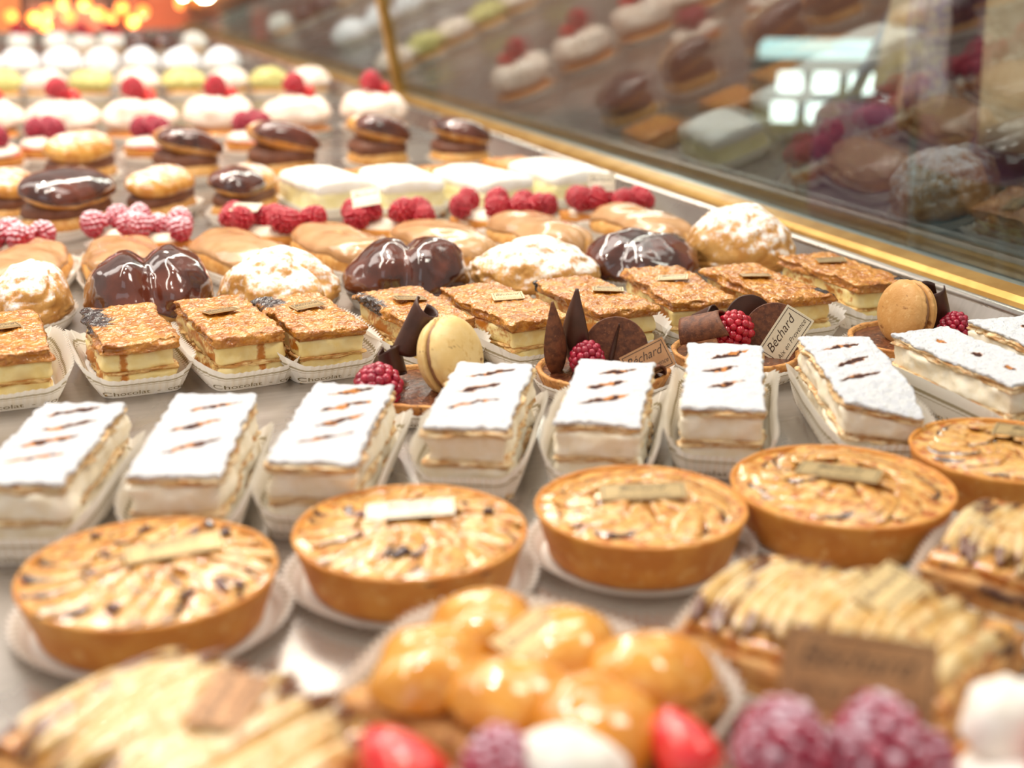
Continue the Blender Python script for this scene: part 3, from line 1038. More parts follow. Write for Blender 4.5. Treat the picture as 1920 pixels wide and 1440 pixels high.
def apple_tart(label, x, y, r, seed, card=None, style=0, tiltx=0., burnside=None):
    t = thing('apple_tart', label, 'tart', x, y, -HEAD, 'round apple tarts in a row')
    h = 2.05
    obj('tart_shell', shell_mesh('tart_shell', r, h, seed, .14, .24, .05), MAT['shell'], t, (0, 0, .05))
    obj('apricot_glaze', disc_fill('apricot_glaze', r-.12, h-.07, seed, .2, bump=.18, k=30, char=1), MAT['appleglaze'], t)
    rg = random.Random(seed)
    n1 = (20, 24, 22)[style]
    for i in range(n1):
        a = i*2*math.pi/n1+rg.uniform(-.06, .06)
        me = cached(('apl', style, i % 4), lambda: crescent('apple_slice', 1.8, 1.35, .17, 1.05, 90+i % 4+style*4, (.55, .5, .6)[style]))
        rad = r-.95+rg.uniform(-.12, .12)
        o = obj('apple_slice', me, MAT['apple'], t, (rad*math.cos(a), rad*math.sin(a), h-.03+rg.uniform(-.05, .05)), a-math.pi/2+R(55)*(1 if style != 2 else .5), R(-5)+rg.uniform(-.07, .07), R(7)+rg.uniform(-.07, .07))
    n2 = (9, 10, 8)[style]
    for i in range(n2):
        a = i*2*math.pi/n2+rg.uniform(-.1, .1)
        me = cached(('apl', style, i % 4), lambda: None)
        rad = r*.50
        obj('apple_slice', me, MAT['apple'], t, (rad*math.cos(a), rad*math.sin(a), h-.02), a-math.pi/2+R(60), R(-8), R(10), .92)
    for i in range(4):
        a = i*math.pi/2+.4
        obj('apple_slice', cached(('apl', style, i % 4), lambda: None), MAT['apple'], t, (r*.2*math.cos(a), r*.2*math.sin(a), h+.05), a-math.pi/2+R(60), 0, R(8), .7)
    if style == 0 or seed == 101:
        for i in range(18 if style == 0 else 8):
            a = rg.uniform(0, 6.28); q = r*math.sqrt(rg.uniform(.05, .7))
            me = cached('bit', lambda: mesh('scorched_bit', *(lambda v, f: (v+.08*fbm(v*3, 2, 2)[:, None], f))(*rbox(.55, .3, .22, .1, .08))))
            obj('scorched_bit', me, MAT['glaze'], t, (q*math.cos(a), q*math.sin(a), h+.08), rg.uniform(0, 6), R(rg.uniform(-25, 25)), R(rg.uniform(-25, 25)), rg.uniform(.8, 1.5))
    if card:
        add_card(t, (card[0], card[1], h+.42+card[3] if len(card) > 3 else h+.45), card[2], R(4), R(-3), 3.4, 1.35, card[4] if len(card) > 4 else 'card')
    add_case(t, r*1.86, r*1.86, .5, .7, 2, 9+seed % 2)
    return t

AT = [((283, 1118), 4.55, (0.7, .9, R(18), 0, 'card'), 0, 'apple tart at the far left with dark chopped bits and slanting gold label'),
      ((770, 1040), 4.45, (-.05, .9, R(4), 0, 'cardpale'), 1, 'shiny apple tart with a bright white-gold label lying straight'),
      ((1200, 992), 4.2, (0.1, .3, R(-2), 0, 'card'), 2, 'smooth apple tart with a level gold label and bare front glaze'),
      ((1575, 952), 4.55, (-.1, .25, R(-28), 0, 'card'), 2, 'apple tart with scorched back rim and gold label turned to the right'),
      ((1880, 884), 4.1, (1.5, .9, R(-30), 0, 'card'), 2, 'apple tart with scorched left rim, cut off by the right picture edge')]
for i, (px, r, card, st, lab) in enumerate(AT):
    p = at(*px, 1.0)
    apple_tart(lab, p[0], p[1], r, 100+i, card, st)

# ------------------------------------------------------------------ eclairs, boats, wedges
def log_rings(L, rw, rh, seed, amp=.08, n=30, m=20, sharp=3.0, bend=0.):
    rows = []
    for i in range(n+1):
        u = -1+2*i/n
        w = max(.04, (1-abs(u)**sharp)**(1/2.2))
        a = np.arange(m)*2*math.pi/m
        x = np.cos(a)*rw*w
        z = np.sin(a)*rh*w
        z = np.where(z < 0, z*.7, z)
        D = np.stack([x*.5, np.full(m, u*L/2*.5), z*.5], -1)
        k = 1+amp*fbm(D, seed, 3)
        rows.append(np.stack([x*k+bend*u*u, np.full(m, u*L/2), np.maximum(z*k+rh*.7, .04)], -1))
    return np.array(rows)

def eclair(label, x, y, rz, L, rw, rh, seed, body='choux', ice='coffee', group='coffee eclairs in a row', name='coffee_eclair', tilt=0.):
    t = thing(name, label, 'eclair', x, y, rz, group)
    b = log_rings(L, rw, rh, seed)
    V, F = loft(b)
    obj('choux_body', mesh('choux_body', V, [f[::-1] for f in F]), MAT[body], t)
    # icing: the upper part of the body, thicker, with soft folds
    rows = []
    n, m = 44, 22
    for i in range(n+1):
        u = -1+2*i/n
        w = max(.03, (1-abs(u*1.02)**3.4))**(1/2.2) if abs(u) < .98 else .03
        lim = 1.15+.22*float(fbm(np.array([[u*2.2, seed*1.0, 0.]]), seed, 2)[0])
        a = np.linspace(math.pi/2-lim, math.pi/2+lim, m)
        fold = .46*fbm(np.stack([np.cos(a)*1.9+u*1.2, np.full(m, u*1.5), np.sin(a)*1.2], -1), seed+3, 3)
        ed = np.clip(np.minimum(np.arange(m), m-1-np.arange(m))/2., 0, 1)
        ro = (.05+.16*ed)*(1 if abs(u) < .95 else .6)+fold*ed
        xx = np.cos(a)*(rw*w+ro)
        zz = np.sin(a)*(rh*w+ro)+rh*.7
        yy = np.full(m, u*L/2*1.0)
        low = np.stack([np.cos(a)*(rw*w-.15), yy, np.sin(a)*(rh*w-.15)+rh*.7], -1)[::-1]
        rows.append(np.concatenate([np.stack([xx, yy, zz], -1), low]))
    V, F = loft(rows)
    obj('icing', mesh('icing', V, [f[::-1] for f in F]), MAT[ice], t)
    add_case(t, round(L)*.98, rw*1.9, 1.0, .45, 4, 12)
    return t

EC = [((52, 542), -22, 'coffee eclair with light brown icing at the left picture edge'),
      ((235, 526), -10, 'coffee eclair with smooth caramel-brown icing left of the biggest chocolate bun'),
      ((450, 514), 8, 'coffee eclair behind the first two-lobed chocolate bun'),
      ((640, 501), 6, 'coffee eclair directly behind the cracked sugared bun'),
      ((830, 490), 8, 'coffee eclair rising behind the second chocolate bun'),
      ((1010, 476), 6, 'coffee eclair behind the wide sugar-dusted bun'),
      ((1205, 460), 4, 'coffee eclair at the right end, left of the tall sugared bun')]
for i, (px, a, lab) in enumerate(EC):
    p = at(*px)
    eclair(lab, p[0], p[1], R(a+6), 11.5, 2.9, 1.6, 120+i)

# raspberry boats
def boat(label, px, seed, n, mat, a=0., card=None, group='raspberry boats in a row'):
    p = at(*px)
    t = thing('raspberry_boat', label, 'raspberry tart', p[0], p[1], R(a+56), group)
    rows = []
    L, W, h = 9.2, 4.2, 1.5
    for i in range(25):
        u = -1+2*i/24
        w = max(.05, (1-abs(u)**2.3))*W/2
        rows.append([(-w*.75, u*L/2*.96, .05), (-w, u*L/2, h), (-w+.2, u*L/2, h+.06), (-w*.85, u*L/2, h-.25), (w*.85, u*L/2, h-.25), (w-.2, u*L/2, h+.06), (w, u*L/2, h), (w*.75, u*L/2*.96, .05)])
    V, F = loft(rows)
    V += .05*fbm(V*1.5, seed, 3)[:, None]
    V[:, 2] = np.maximum(V[:, 2], .04)
    obj('pastry_boat', mesh('pastry_boat', V, F), MAT['shell'], t)
    V, F = loft(log_rings(L*.86, W*.40, .8, seed+2))
    V[:, 2] += h-.75
    obj('cream_filling', mesh('cream_filling', V, [f[::-1] for f in F]), MAT['cream'], t)
    rg = random.Random(seed)
    for k in range(n):
        u = (k//2-(n//2-1)/2)/(max(1, n//2))
        sx = (-1, 1)[k % 2]
        raspberry(t, (sx*.95*(1-abs(u)*.6)+rg.uniform(-.15, .15), u*L*.86+rg.uniform(-.2, .2), 1.75+rg.uniform(0, .25)), mat, k, rg.uniform(.85, 1.0), R(rg.uniform(-50, 50)), R(rg.uniform(-50, 50)), rg.uniform(0, 6))
    if card:
        add_card(t, card[:3], card[3]-R(56), R(card[4]), R(card[5]) if len(card) > 5 else 0., 2.3, 1.6, 'cardpale')
    add_case(t, L*.9, W*.9, .9, .6, 3, 13)
    return t

boat('sugared raspberry boat at the left picture edge', (20, 496), 140, 6, 'raspsugar', -20)
boat('raspberry boat dusted with sugar, behind the biggest chocolate bun', (270, 480), 141, 8, 'raspsugar', -8)
boat('raspberry boat with card lying across its bright red berries', (500, 470), 142, 8, 'rasp', 4, (-.3, 1.4, 3.5, R(-35), 14))
boat('raspberry boat with small pale card stuck upright on its left', (728, 458), 143, 8, 'rasp', 6, (-1.0, 1.5, 4.0, R(-25), 50, -10))
boat('raspberry boat with dark leaf-like shaving, behind the wide sugared bun', (945, 442), 144, 8, 'rasp', 6)
boat('raspberry boat at the right end of its row with tall pale card', (1148, 430), 145, 8, 'rasp', 4, (-.4, 1.0, 4.1, R(-30), 65))

# white meringue slices
def wedge(label, px, seed, a, L=9.0, W=5.6, h=3.0):
    p = at(*px)
    t = thing('meringue_slice', label, 'cream slice', p[0], p[1], R(a), 'white cream slices')
    V, F = slab(W, L, .1, h-.7, seed, .3, .3, .12, 1.5, .05)
    obj('cream_sponge', mesh('cream_sponge', V, F), MAT['sponge'], t)
    V, F = slab(W+.1, L+.1, h-.9, h+.2, seed, .3, .5, .12, 1.5, .1, 2)
    V[:, 2] += .35*np.cos(V[:, 0]/W*3)*(V[:, 2] > h-.4)
    obj('meringue_top', mesh('meringue_top', V, F), MAT['meringue'], t)
    V, F = slab(W+.1, L+.1, .02, .35, seed, .3, .1, .1, 2, .02, 3)
    obj('pastry_base', mesh('pastry_base', V, F), MAT['puff'], t)
    add_case(t, round(L)*1.0+.4, W+.4, 1.0, .6, 5, 14)
for k, (px, a, lab) in enumerate([((612, 394), 10, 'white cream slice behind the boat with the card across its berries'),
                                  ((752, 392), 0, 'white cream slice second from left in its short row'),
                                  ((905, 390), 12, 'widest white cream slice with long bright top edge'),
                                  ((1042, 376), 8, 'white cream slice at the right end beside the steel rim')]):
    wedge(lab, px, 150+k, a)

# chocolate cream puffs: base, cream, lid and a glazed nose
def choc_puff(label, px, seed, a, L=8.5, hs=1.3, lid='chouxglaze', nose=True, full=False, group='chocolate cream puffs', rw=2.2, card=None):
    p = at(*px)
    t = thing('chocolate_cream_puff', label, 'cream puff', p[0], p[1], R(a), group)
    V, F = loft(log_rings(L, rw, 1.0, seed))
    obj('choux_base', mesh('choux_base', V, [f[::-1] for f in F]), MAT['choux'], t)
    V, F = loft(log_rings(L*.94, rw*.96, .95, seed+1, .14))
    V[:, 2] += .75
    obj('chocolate_cream', mesh('chocolate_cream', V, [f[::-1] for f in F]), MAT['chocream'], t)
    V, F = loft(log_rings(L*.97, rw, 1.0, seed+2, .1))
    V = rot(V, ry=R(9), t=(0, 0, 1.7))
    top = obj('choux_lid', mesh('choux_lid', V, [f[::-1] for f in F]), MAT[lid], t)
    if nose or full:
        rows = log_rings(L*(1.02 if full else .62), rw*1.03, 1.08, seed+2, .1)
        V, F = loft(rows)
        V = V[:]
        keep = np.maximum(V[:, 2], .62)
        V[:, 2] = keep
        V = rot(V, ry=R(9), t=(0, 0 if full else -L*.19, 1.72))
        obj('chocolate_glaze', mesh('chocolate_glaze', V, [f[::-1] for f in F]), MAT['glaze'], t)
    for ch in t.children:
        ch.scale.z = hs
    add_case(t, round(L)*.95, rw*1.8, 1.0, .6, 3, 15)
    return t
choc_puff('chocolate-filled puff at the left picture edge beside the striped glossy one', (22, 412), 160, -15, nose=False)
choc_puff('fully glazed glossy chocolate eclair behind the sugared raspberry boat', (132, 436), 161, -40, full=True, L=9.5, rw=2.9, hs=1.5)
choc_puff('chocolate-filled puff with golden lid, between glossy eclair and card-topped boat', (305, 408), 162, -35, L=9.5, nose=False)
choc_puff('chocolate-filled puff with glazed nose, left of the first white cream slice', (462, 405), 163, -35, L=9.5)
choc_puff('chocolate-filled puff leaning left, leftmost of the second puff row', (155, 350), 164, -40, L=10, nose=False, hs=1.6)
choc_puff('round puff with chocolate cap, second from left in its row', (352, 340), 165, 10, L=7.2, rw=3.2, hs=1.6)
choc_puff('round puff with large chocolate cap, beside a red berry tart', (530, 335), 166, 10, L=7.4, rw=3.5, hs=1.7)
choc_puff('round puff with small chocolate cap behind the white cream slices', (708, 318), 167, 10, L=7, rw=3, hs=1.7)
choc_puff('dark chocolate capped puff nearest the brass rail', (862, 312), 168, 5, L=7, rw=3, full=True, hs=1.5)

# glazed orange puff squares between the rows
def puff_square(label, px, seed, a, L=7, W=5, h=1.8):
    p = at(*px)
    t = thing('glazed_puff', label, 'puff pastry', p[0], p[1], R(a), 'glazed puff pastries')
    V, F = slab(W, L, .05, h*.6, seed, .25, .1, .2, 6, .08)
    obj('puff_base', mesh('puff_base', V, F, {'burn': np.zeros(len(V))}), MAT['puff'], t)
    V, F = slab(W*.96, L*.96, h*.55, h, seed, .25, .2, .2, 3, .25, 2)
    obj('orange_glaze', mesh('orange_glaze', V, F), MAT['orangepuff'], t)
for k, (px, a, lab) in enumerate([((965, 336), 5, 'orange glazed puff behind the widest white slice'), ((1078, 330), 0, 'orange glazed puff touching the steel rim'),
                                  ((835, 352), 10, 'orange glazed puff half hidden between white slices'), ((705, 358), 10, 'orange glazed puff below the small chocolate cap'),
                                  ((560, 362), -10, 'orange glazed puff between chocolate cap and first white slice')]):
    puff_square(lab, px, 170+k, a)

# small red berry tarts with a biscuit lid
def berry_shell(label, px, seed, r=3.4):
    p = at(*px)
    t = thing('berry_tartlet', label, 'tartlet', p[0], p[1], -HEAD, 'red berry tartlets')
    obj('tart_shell', shell_mesh('tart_shell', r, 1.6, seed), MAT['shell'], t, (0, 0, .05))
    obj('red_jelly', disc_fill('red_jelly', r-.25, 1.75, seed, .25), MAT['strawberry'], t)
    obj('cream_ring', bun_mesh('cream_ring', r*.9, r*.9, 1.0, seed, .12), MAT['pinkcream'], t, (0, 0, 1.5))
    for k, (dx, dy) in enumerate(((-.95, -.6), (.9, -.5), (0, .8))):
        raspberry(t, (dx, dy, 2.7), 'raspdark', k, 1.15, R(20*dx), R(20*dy), k)
    add_case(t, r*1.85, r*1.85, .8, .5, 2, 16)
berry_shell('red berry tartlet with three raspberries, leftmost whole one', (95, 304), 180)
berry_shell('red berry tartlet in front of the second raspberry-topped cream puff', (290, 302), 181)
berry_shell('red berry tartlet half hidden behind the large chocolate cap', (478, 290), 182)
berry_shell('red berry tartlet cut off by the left picture edge', (-12, 322), 183)

# cream puffs crowned with a raspberry
def cream_puff(label, px, seed, rx=4.4, h=5.2, berry=True, mat='pinkcream', base='orangepuff', name='raspberry_cream_puff', group='cream puffs crowned with a raspberry'):
    p = at(*px)
    t = thing(name, label, 'cream puff', p[0], p[1], -HEAD, group)
    obj('puff_base', bun_mesh('puff_base', rx*.95, rx*.9, 1.2, seed, .14, nu=36, nv=18), MAT[base], t)
    obj('whipped_cream', bun_mesh('whipped_cream', rx, rx*.95, h/1.75, seed+1, .18, (.18, R(60), .2), nu=48, nv=24), MAT[mat], t, (0, 0, 1.0))
    if berry:
        raspberry(t, (-.4, -.3, h), 'rasp', seed, 1.3, R(10), R(8), 0)
        raspberry(t, (.9, 1.2, h-.5), 'strawberry', seed+1, .95, R(40), R(30), 0)
    add_case(t, rx*1.8, rx*1.8, .8, .5, 2, 17)
NTH = ['leftmost', 'second', 'third', 'fourth', 'fifth', 'sixth', 'seventh', 'eighth']
for k, px in enumerate([(-22, 264), (122, 264), (262, 262), (415, 258), (560, 252), (702, 246)]):
    cream_puff('cream puff with raspberry on top, %s' % ('cut off at the left picture edge' if k == 0 else 'nearest the glass post' if k == 5 else NTH[k]+' from the left in its row'), px, 190+2*k, berry=True)
# far rows
for k, (x_, m_) in enumerate([(5, 'pistachio'), (88, 'pinkcream'), (172, 'pistachio'), (262, 'pinkcream'), (348, 'pistachio'), (430, 'pinkcream'), (506, 'pistachio'), (580, 'pinkcream')]):
    cream_puff('%s bun, %s from the left behind the raspberry-topped puffs' % ('pale green pistachio' if m_ == 'pistachio' else 'cream-coloured round', NTH[k]), (x_, 186-k*1.2), 210+2*k, 3.5, 4.2, False, m_, 'choux', 'filled_bun', 'alternating green and cream buns')
for k, x_ in enumerate([-30, 42, 118, 192, 268, 342, 415]):
    p = at(x_, 140-k*.7)
    powder_bun('snow-white sugared bun, %s in the far row' % (['at the left edge of the picture', 'second from left', 'third from left', 'at the middle', 'third from right', 'second from right', 'nearest the brass rail'][k]), p[0], p[1], -HEAD, 3.6, 3.6, 4.8, 230+k, None, 'white sugared buns in the far row', 'chouxwhite')
for k, (x_, kind) in enumerate([(40, 'r'), (110, 'w'), (160, 'r'), (212, 'r'), (262, 'c'), (310, 'c'), (365, 'w')]):
    p = at(x_, 104-k*.5)
    if kind == 'c':
        choc_bun('small dark chocolate bun, %s of two at the far end' % ('left' if k == 4 else 'right'), p[0], p[1], -HEAD, 2.8, 2.9, 5, 240+k, None, .6, 'cakes at the far end of the tray')
    else:
        cream_puff('%s at the far end, %s' % ('white cake with red fruit on top' if kind == 'r' else 'plain white cake', ['leftmost', 'between two fruit-topped ones', 'in the middle', 'left of the chocolate buns', '', '', 'right of the chocolate buns'][k]), (x_, 104-k*.5), 250+2*k, 2.9, 4.6, kind == 'r', 'meringue', 'choux', 'white_cake', 'cakes at the far end of the tray')

# ------------------------------------------------------------------ front row: fruit puffs and berry tarts
def pear_slice_mesh(seed, L=6.4, W=.8, th=.62, char=0):
    rows, B = [], []
    n, m = 22, 12
    for i in range(n+1):
        u = -1+2*i/n
        k = max(.05, (1-abs(u)**2.6))**.6
        a = np.arange(m)*2*math.pi/m
        zz = np.sin(a)*th*k
        rows.append(np.stack([np.full(m, u*L/2), np.cos(a)*W/2*k+.25*(1-u*u), np.where(zz < 0, zz*.3, zz)], -1))
        B += list(np.clip((np.cos(a)-.35)*2, 0, 1)*.7+max(0, abs(u)-.6)*2.2)
    V, F = loft(rows)
    B = np.array(B+[1, 1])
    B = np.clip(B+fbm(V*.9, seed, 3)*1.0-.1, 0, 1)*(B > .02)
    if char:
        B = np.clip(B+.42+fbm(V*.7, seed+40, 3)*.9, 0, 1)
    V = V+.05*np.stack([fbm(V*1.6, seed+k, 2) for k in range(3)], -1)
    return mesh('pear_slice', V, [f[::-1] for f in F], {'burn': B})

def fruit_puff(label, cx, cy, yaw, seed, kind, L=9.2, W=7.2, card=None, name='pear_feuillete'):
    t = thing(name, label, 'fruit pastry', cx, cy, yaw, 'fruit puff pastries in the front row')
    V, F = slab(W, L, .05, 1.9, seed, .2, .15, .25, 8, .05)
    P3 = V*.5
    bn = np.clip(fbm(P3, seed, 3)*1.3-.1, 0, 1)*(V[:, 2] > 1.3)
    obj('puff_base', mesh('puff_base', V, F, {'burn': bn}), MAT['puff'], t)
    rg = random.Random(seed)
    if kind == 'pear':
        n = 17
        V, F = slab(W*.9, L*.95, 1.8, 2.35, seed, .25, .2, .15, 2, .15, 4)
        obj('caramel_glaze', mesh('caramel_glaze', V, F), MAT['appleglaze'], t)
        for i in range(n):
            yy = (i-(n-1)/2)*L*.93/n
            br = 1 if i >= n-4 else 0
            me = cached(('pear', i % 4, br), lambda: pear_slice_mesh(300+i % 4, char=br))
            edge = abs(i-(n-1)/2)/(n/2)
            obj('pear_slice', me, MAT['pear'], t, (rg.uniform(-.25, .25), yy, 2.05+.55*(1-edge**2)+rg.uniform(-.06, .06)), R(rg.uniform(-7, 7)), R(-16+rg.uniform(-6, 6)), R(rg.uniform(-4, 4)), (rg.uniform(.95, 1.08), 1.05, rg.uniform(.9, 1.3)))
    else:
        for i, (dx, dy) in enumerate(((-1.7, 2.7), (1.5, 2.9), (-1.7, -.1), (1.6, .0), (-1.5, -2.9), (1.7, -2.8))):
            me = cached(('peach', i % 3), lambda: bun_mesh('peach_half', 2.0, 1.8, 1.35, 320+i % 3, .12, (.1, .5, .3), nu=40, nv=22))
            if 'burn' not in me.attributes:
                co = np.array([v.co[:] for v in me.vertices])*100
                me.attributes.new('burn', 'FLOAT', 'POINT').data.foreach_set('value', np.clip(fbm(co*.6, 5+i, 3)*1.5-.55, 0, 1).astype(np.float32))
            obj('peach_half', me, MAT['peach'], t, (dx, dy, 1.4+rg.uniform(0, .15)), rg.uniform(0, 6), R(rg.uniform(-8, 8)), R(rg.uniform(-8, 8)))
    if card:
        add_card(t, card[:3], card[3], R(card[4]), R(card[5]), 2.4, 1.6, card[6] if len(card) > 6 else 'card')
    if kind == 'pear':
        add_case(t, L+.3, W+.4, 1.4, .7, 5, 18)
    else:
        add_case(t, L+.3, W+.4, 1.9, .8, 5, 18)
    return t

fruit_puff('pear feuillete with scorched back edge in the bottom left corner', 3.6, 32.6, R(32), 301, 'pear', card=(.9, -.6, 3.35, R(25), 6, -5, 'cardbronze'))
fruit_puff('shiny orange peach feuillete with tilted gold label in its white pleated case', 13.7, 32.3, R(35), 302, 'peach', card=(.5, .4, 3.25, R(-5), 10, -6), name='peach_feuillete')
fruit_puff('glistening pear feuillete with gold label, right of the peach one', 24.3, 31.6, R(30), 303, 'pear', card=(.8, -.9, 3.4, R(-8), 14, -8))
fruit_puff('pear feuillete cut off by the right picture edge', 34.9, 32.6, R(30), 304, 'pear')

def strawberry_mesh(seed, h=2.6, r=1.1):
    prof = [(1e-3, h)]+[(r*math.sin(min(1, (1-k/12)**.75+.0)*math.pi*.62)*(1 if k else 0)+.02, h*k/12) for k in range(12, -1, -1)][1:]
    zs = np.linspace(1, 0, 16)
    prof = [(max(1e-3, r*(1-z**2.2)**.6*(1 if z > .12 else (.75+.25*z/.12))), z*h) for z in zs]+[(1e-3, 0)]
    V, F = lathe(prof, 24)
    V += .04*fbm(V*2, seed, 2)[:, None]
    return mesh('strawberry', V, [f[::-1] for f in F])

def front_tart(label, px, seed, r=3.4):
    p = at(*px, 1.5)
    t = thing('red_fruit_tart', label, 'tart', p[0], p[1], -HEAD, 'red fruit tarts at the front edge')
    obj('tart_shell', shell_mesh('tart_shell', r, 1.9, seed), MAT['shell'], t, (0, 0, .05))
    obj('whipped_cream', bun_mesh('whipped_cream', r*.85, r*.85, 1.2, seed, .15, nu=40, nv=20), MAT['meringue'], t, (0, 0, 1.0))
    add_case(t, r*1.86, r*1.86, .8, .6, 2, 19)
    return t
sm = strawberry_mesh(3)
def straw(t, loc, rx, ry, s=1.):
    obj('strawberry', sm, MAT['strawberry'], t, loc, 0, rx, ry, s)
t = front_tart('red fruit tart with two frosted raspberries and bronze label at the bottom edge', (1560, 1590), 330)
raspberry(t, (-1.0, 1.2, 2.3), 'raspfrost', 0, 1.15, R(-8), R(-5), 0)
raspberry(t, (1.45, 1.3, 2.2), 'raspfrost', 1, 1.2, R(-8), R(6), 1)
raspberry(t, (2.9, 1.7, 1.9), 'raspfrost', 2, .95, R(-20), R(20), 2)
straw(t, (-3.0, 2.2, 2.0), R(-50), R(-40), .85)
add_card(t, (1.0, 2.5, 4.9), R(-10), R(58), R(4), 4.0, 2.2, 'cardbronze')
t = front_tart('red fruit tart with cream and strawberry in the bottom right corner', (2000, 1530), 331)
straw(t, (-.4, .5, 2.3), R(30), R(50), 1.1)
straw(t, (1.6, 1.0, 2.3), R(-30), R(-40), 1.1)
obj('meringue_drop', bun_mesh('meringue_drop', 1.2, 1.2, 1.4, 5, .2, nu=30, nv=16), MAT['meringue'], t, (-1.2, 1.8, 2.2))
obj('meringue_drop', bun_mesh('meringue_drop', 1.2, 1.2, 1.6, 6, .2, nu=30, nv=16), MAT['pinkcream'], t, (.6, 2.0, 2.4))
t = front_tart('red fruit tart with strawberry and white meringue below the peach feuillete', (940, 1620), 332)
straw(t, (-1.9, 1.6, 2.2), R(-40), R(-60), 1.0)
straw(t, (-2.4, .3, 2.0), R(20), R(-60), 1.0)
obj('meringue_drop', bun_mesh('meringue_drop', 1.6, 1.1, 1.3, 7, .2, nu=30, nv=16), MAT['meringue'], t, (1.6, 2.0, 2.0))
raspberry(t, (.0, 1.6, 2.2), 'raspfrost', 1, .9, R(-8), R(6), 1)

# scrap of bluish tissue paper on the tray
a = np.linspace(0, 2*math.pi, 33)[:-1]
rr = 2.4+.5*np.sin(a*3+.4)+.25*np.sin(a*7)
ring = np.stack([rr*np.cos(a), rr*np.sin(a)*1.1, .03+.05*np.sin(a*2)], -1)
V = np.concatenate([ring, ring*np.array([.5, .5, 1])+np.array([0, 0, .03]), [[0, 0, .07]]])
F = [(i, (i+1) % 32, 32+(i+1) % 32, 32+i) for i in range(32)]+[(32+i, 32+(i+1) % 32, 64) for i in range(32)]
p = at(1765, 1050)
tag(obj('tissue_scrap', mesh('tissue_scrap', V, F), MAT['papertop'], None, (p[0], p[1], 0)), 'scrap of pale blue tissue paper on the steel between tarts and pear pastries', 'paper')

# ------------------------------------------------------------------ beyond the glass: a customer, a lit case; the far end of the shop
JACK = M('beige coat cloth', 'c7ae90', 'b89c7c', 60, .85, .3, 500)
JEAN = M('dark teal denim', '3a5560', '2e4650', 90, .85, .2, 900)
PURP = M('purple knit', '6a3a55', '59304a', 80, .8, .3, 500)
SKIN = M('skin', 'd9a98a', 'cf9c7c', 60, .5, 0)
HAIR = M('brown hair', '4a3022', '3a241a', 120, .5, .2, 400)
per = thing('person', 'customer in open beige coat over purple top and teal jeans behind the glass', 'person', 114, 119.5, math.pi/2+R(-8), None, FZ)
def skin_body():
    """one skinned figure standing at ease, facing local +y"""
    J = [((0, 0, 93), 13), ((0, 0, 112), 13), ((0, 0, 132), 14), ((0, 0, 146), 8), ((0, 1, 152), 4.8), ((0, 2, 160), 8.5), ((0, 2, 170), 8.5), ((0, 1, 176), 5)]
    E = [(i, i+1) for i in range(7)]
    for sx in (-1, 1):
        b = len(J)
        J += [((sx*9, 0, 86), 9.5), ((sx*10, 1, 48), 6), ((sx*10, -1, 30), 5.5), ((sx*10, -2, 8), 3.8), ((sx*11, 10, 3), 3.2)]
        E += [(0, b), (b, b+1), (b+1, b+2), (b+2, b+3), (b+3, b+4)]
        b = len(J)
        J += [((sx*18, 0, 142), 6), ((sx*23, -1, 114), 4.4), ((sx*23, 5, 90), 3), ((sx*23, 7, 82), 3.2)]
        E += [(2, b), (b, b+1), (b+1, b+2), (b+2, b+3)]
        h = b+3
        for k, (dx, dy, ln) in enumerate(((0, 3.4, 3.5), (0, 2.4, 7.5), (0, .9, 8.2), (0, -.7, 7.8), (0, -2.2, 6.2))):
            c = len(J)
            J += [((sx*(23-.3), 7+dy*.8, 82-(2 if k == 0 else 4)), .95), ((sx*(22.6), 7+dy*1.15, 82-2-ln*.75), .85), ((sx*21.8, 7+dy*1.15+.5, 82-2-ln*1.15), .7)]
            E += [(h, c), (c, c+1), (c+1, c+2)]
    me = bpy.data.meshes.new('body')
    me.from_pydata([tuple(q*.01 for q in j[0]) for j in J], E, [])
    o = obj('body', me, SKIN, per)
    sk = o.modifiers.new('skin', 'SKIN')
    sk.use_smooth_shade = True
    lay = me.skin_vertices[0] if me.skin_vertices else None
    if lay is None:
        with bpy.context.temp_override(object=o):
            pass
    for v, (c_, r_) in zip(me.skin_vertices[0].data, J):
        v.radius = (r_*.01, r_*.01)
    me.skin_vertices[0].data[0].use_root = True
    sb = o.modifiers.new('sub', 'SUBSURF')
    sb.levels = sb.render_levels = 2
    return o
try:
    skin_body()
except Exception as e:
    print('SKIN', e)
def garment(name, rows, mat, th=None, close=True):
    V, F = loft(rows, cap=False)
    o = obj(name, mesh(name, V, F), mat, per)
    m = o.modifiers.new('th', 'SOLIDIFY')
    m.thickness = .004
    return o
def oval(w, d, z, n=40, gap=0., wob=0., s=0):
    a = np.linspace(math.pi/2+gap, math.pi/2+2*math.pi-gap, n)
    k = 1+wob*np.sin(a*7+s)+wob*.6*np.sin(a*13+z*.2)
    return np.stack([w*np.cos(a)*k, d*np.sin(a)*k, np.full(n, z)], -1)
def strip(rows):
    rows = np.asarray(rows)
    m, n = rows.shape[:2]
    return rows.reshape(-1, 3), [(j*n+i, j*n+i+1, (j+1)*n+i+1, (j+1)*n+i) for j in range(m-1) for i in range(n-1)]
rows = [oval(22-.05*(z-92)-(8 if z > 142 else 0), 15.5-(4 if z > 142 else 0), z, 60, .34, .035, z*.05) for z in (90, 93, 100, 108, 116, 124, 132, 139, 145)]
V, F = strip(rows)
o = obj('coat', mesh('coat', V, F), JACK, per)
o.modifiers.new('th', 'SOLIDIFY').thickness = .006
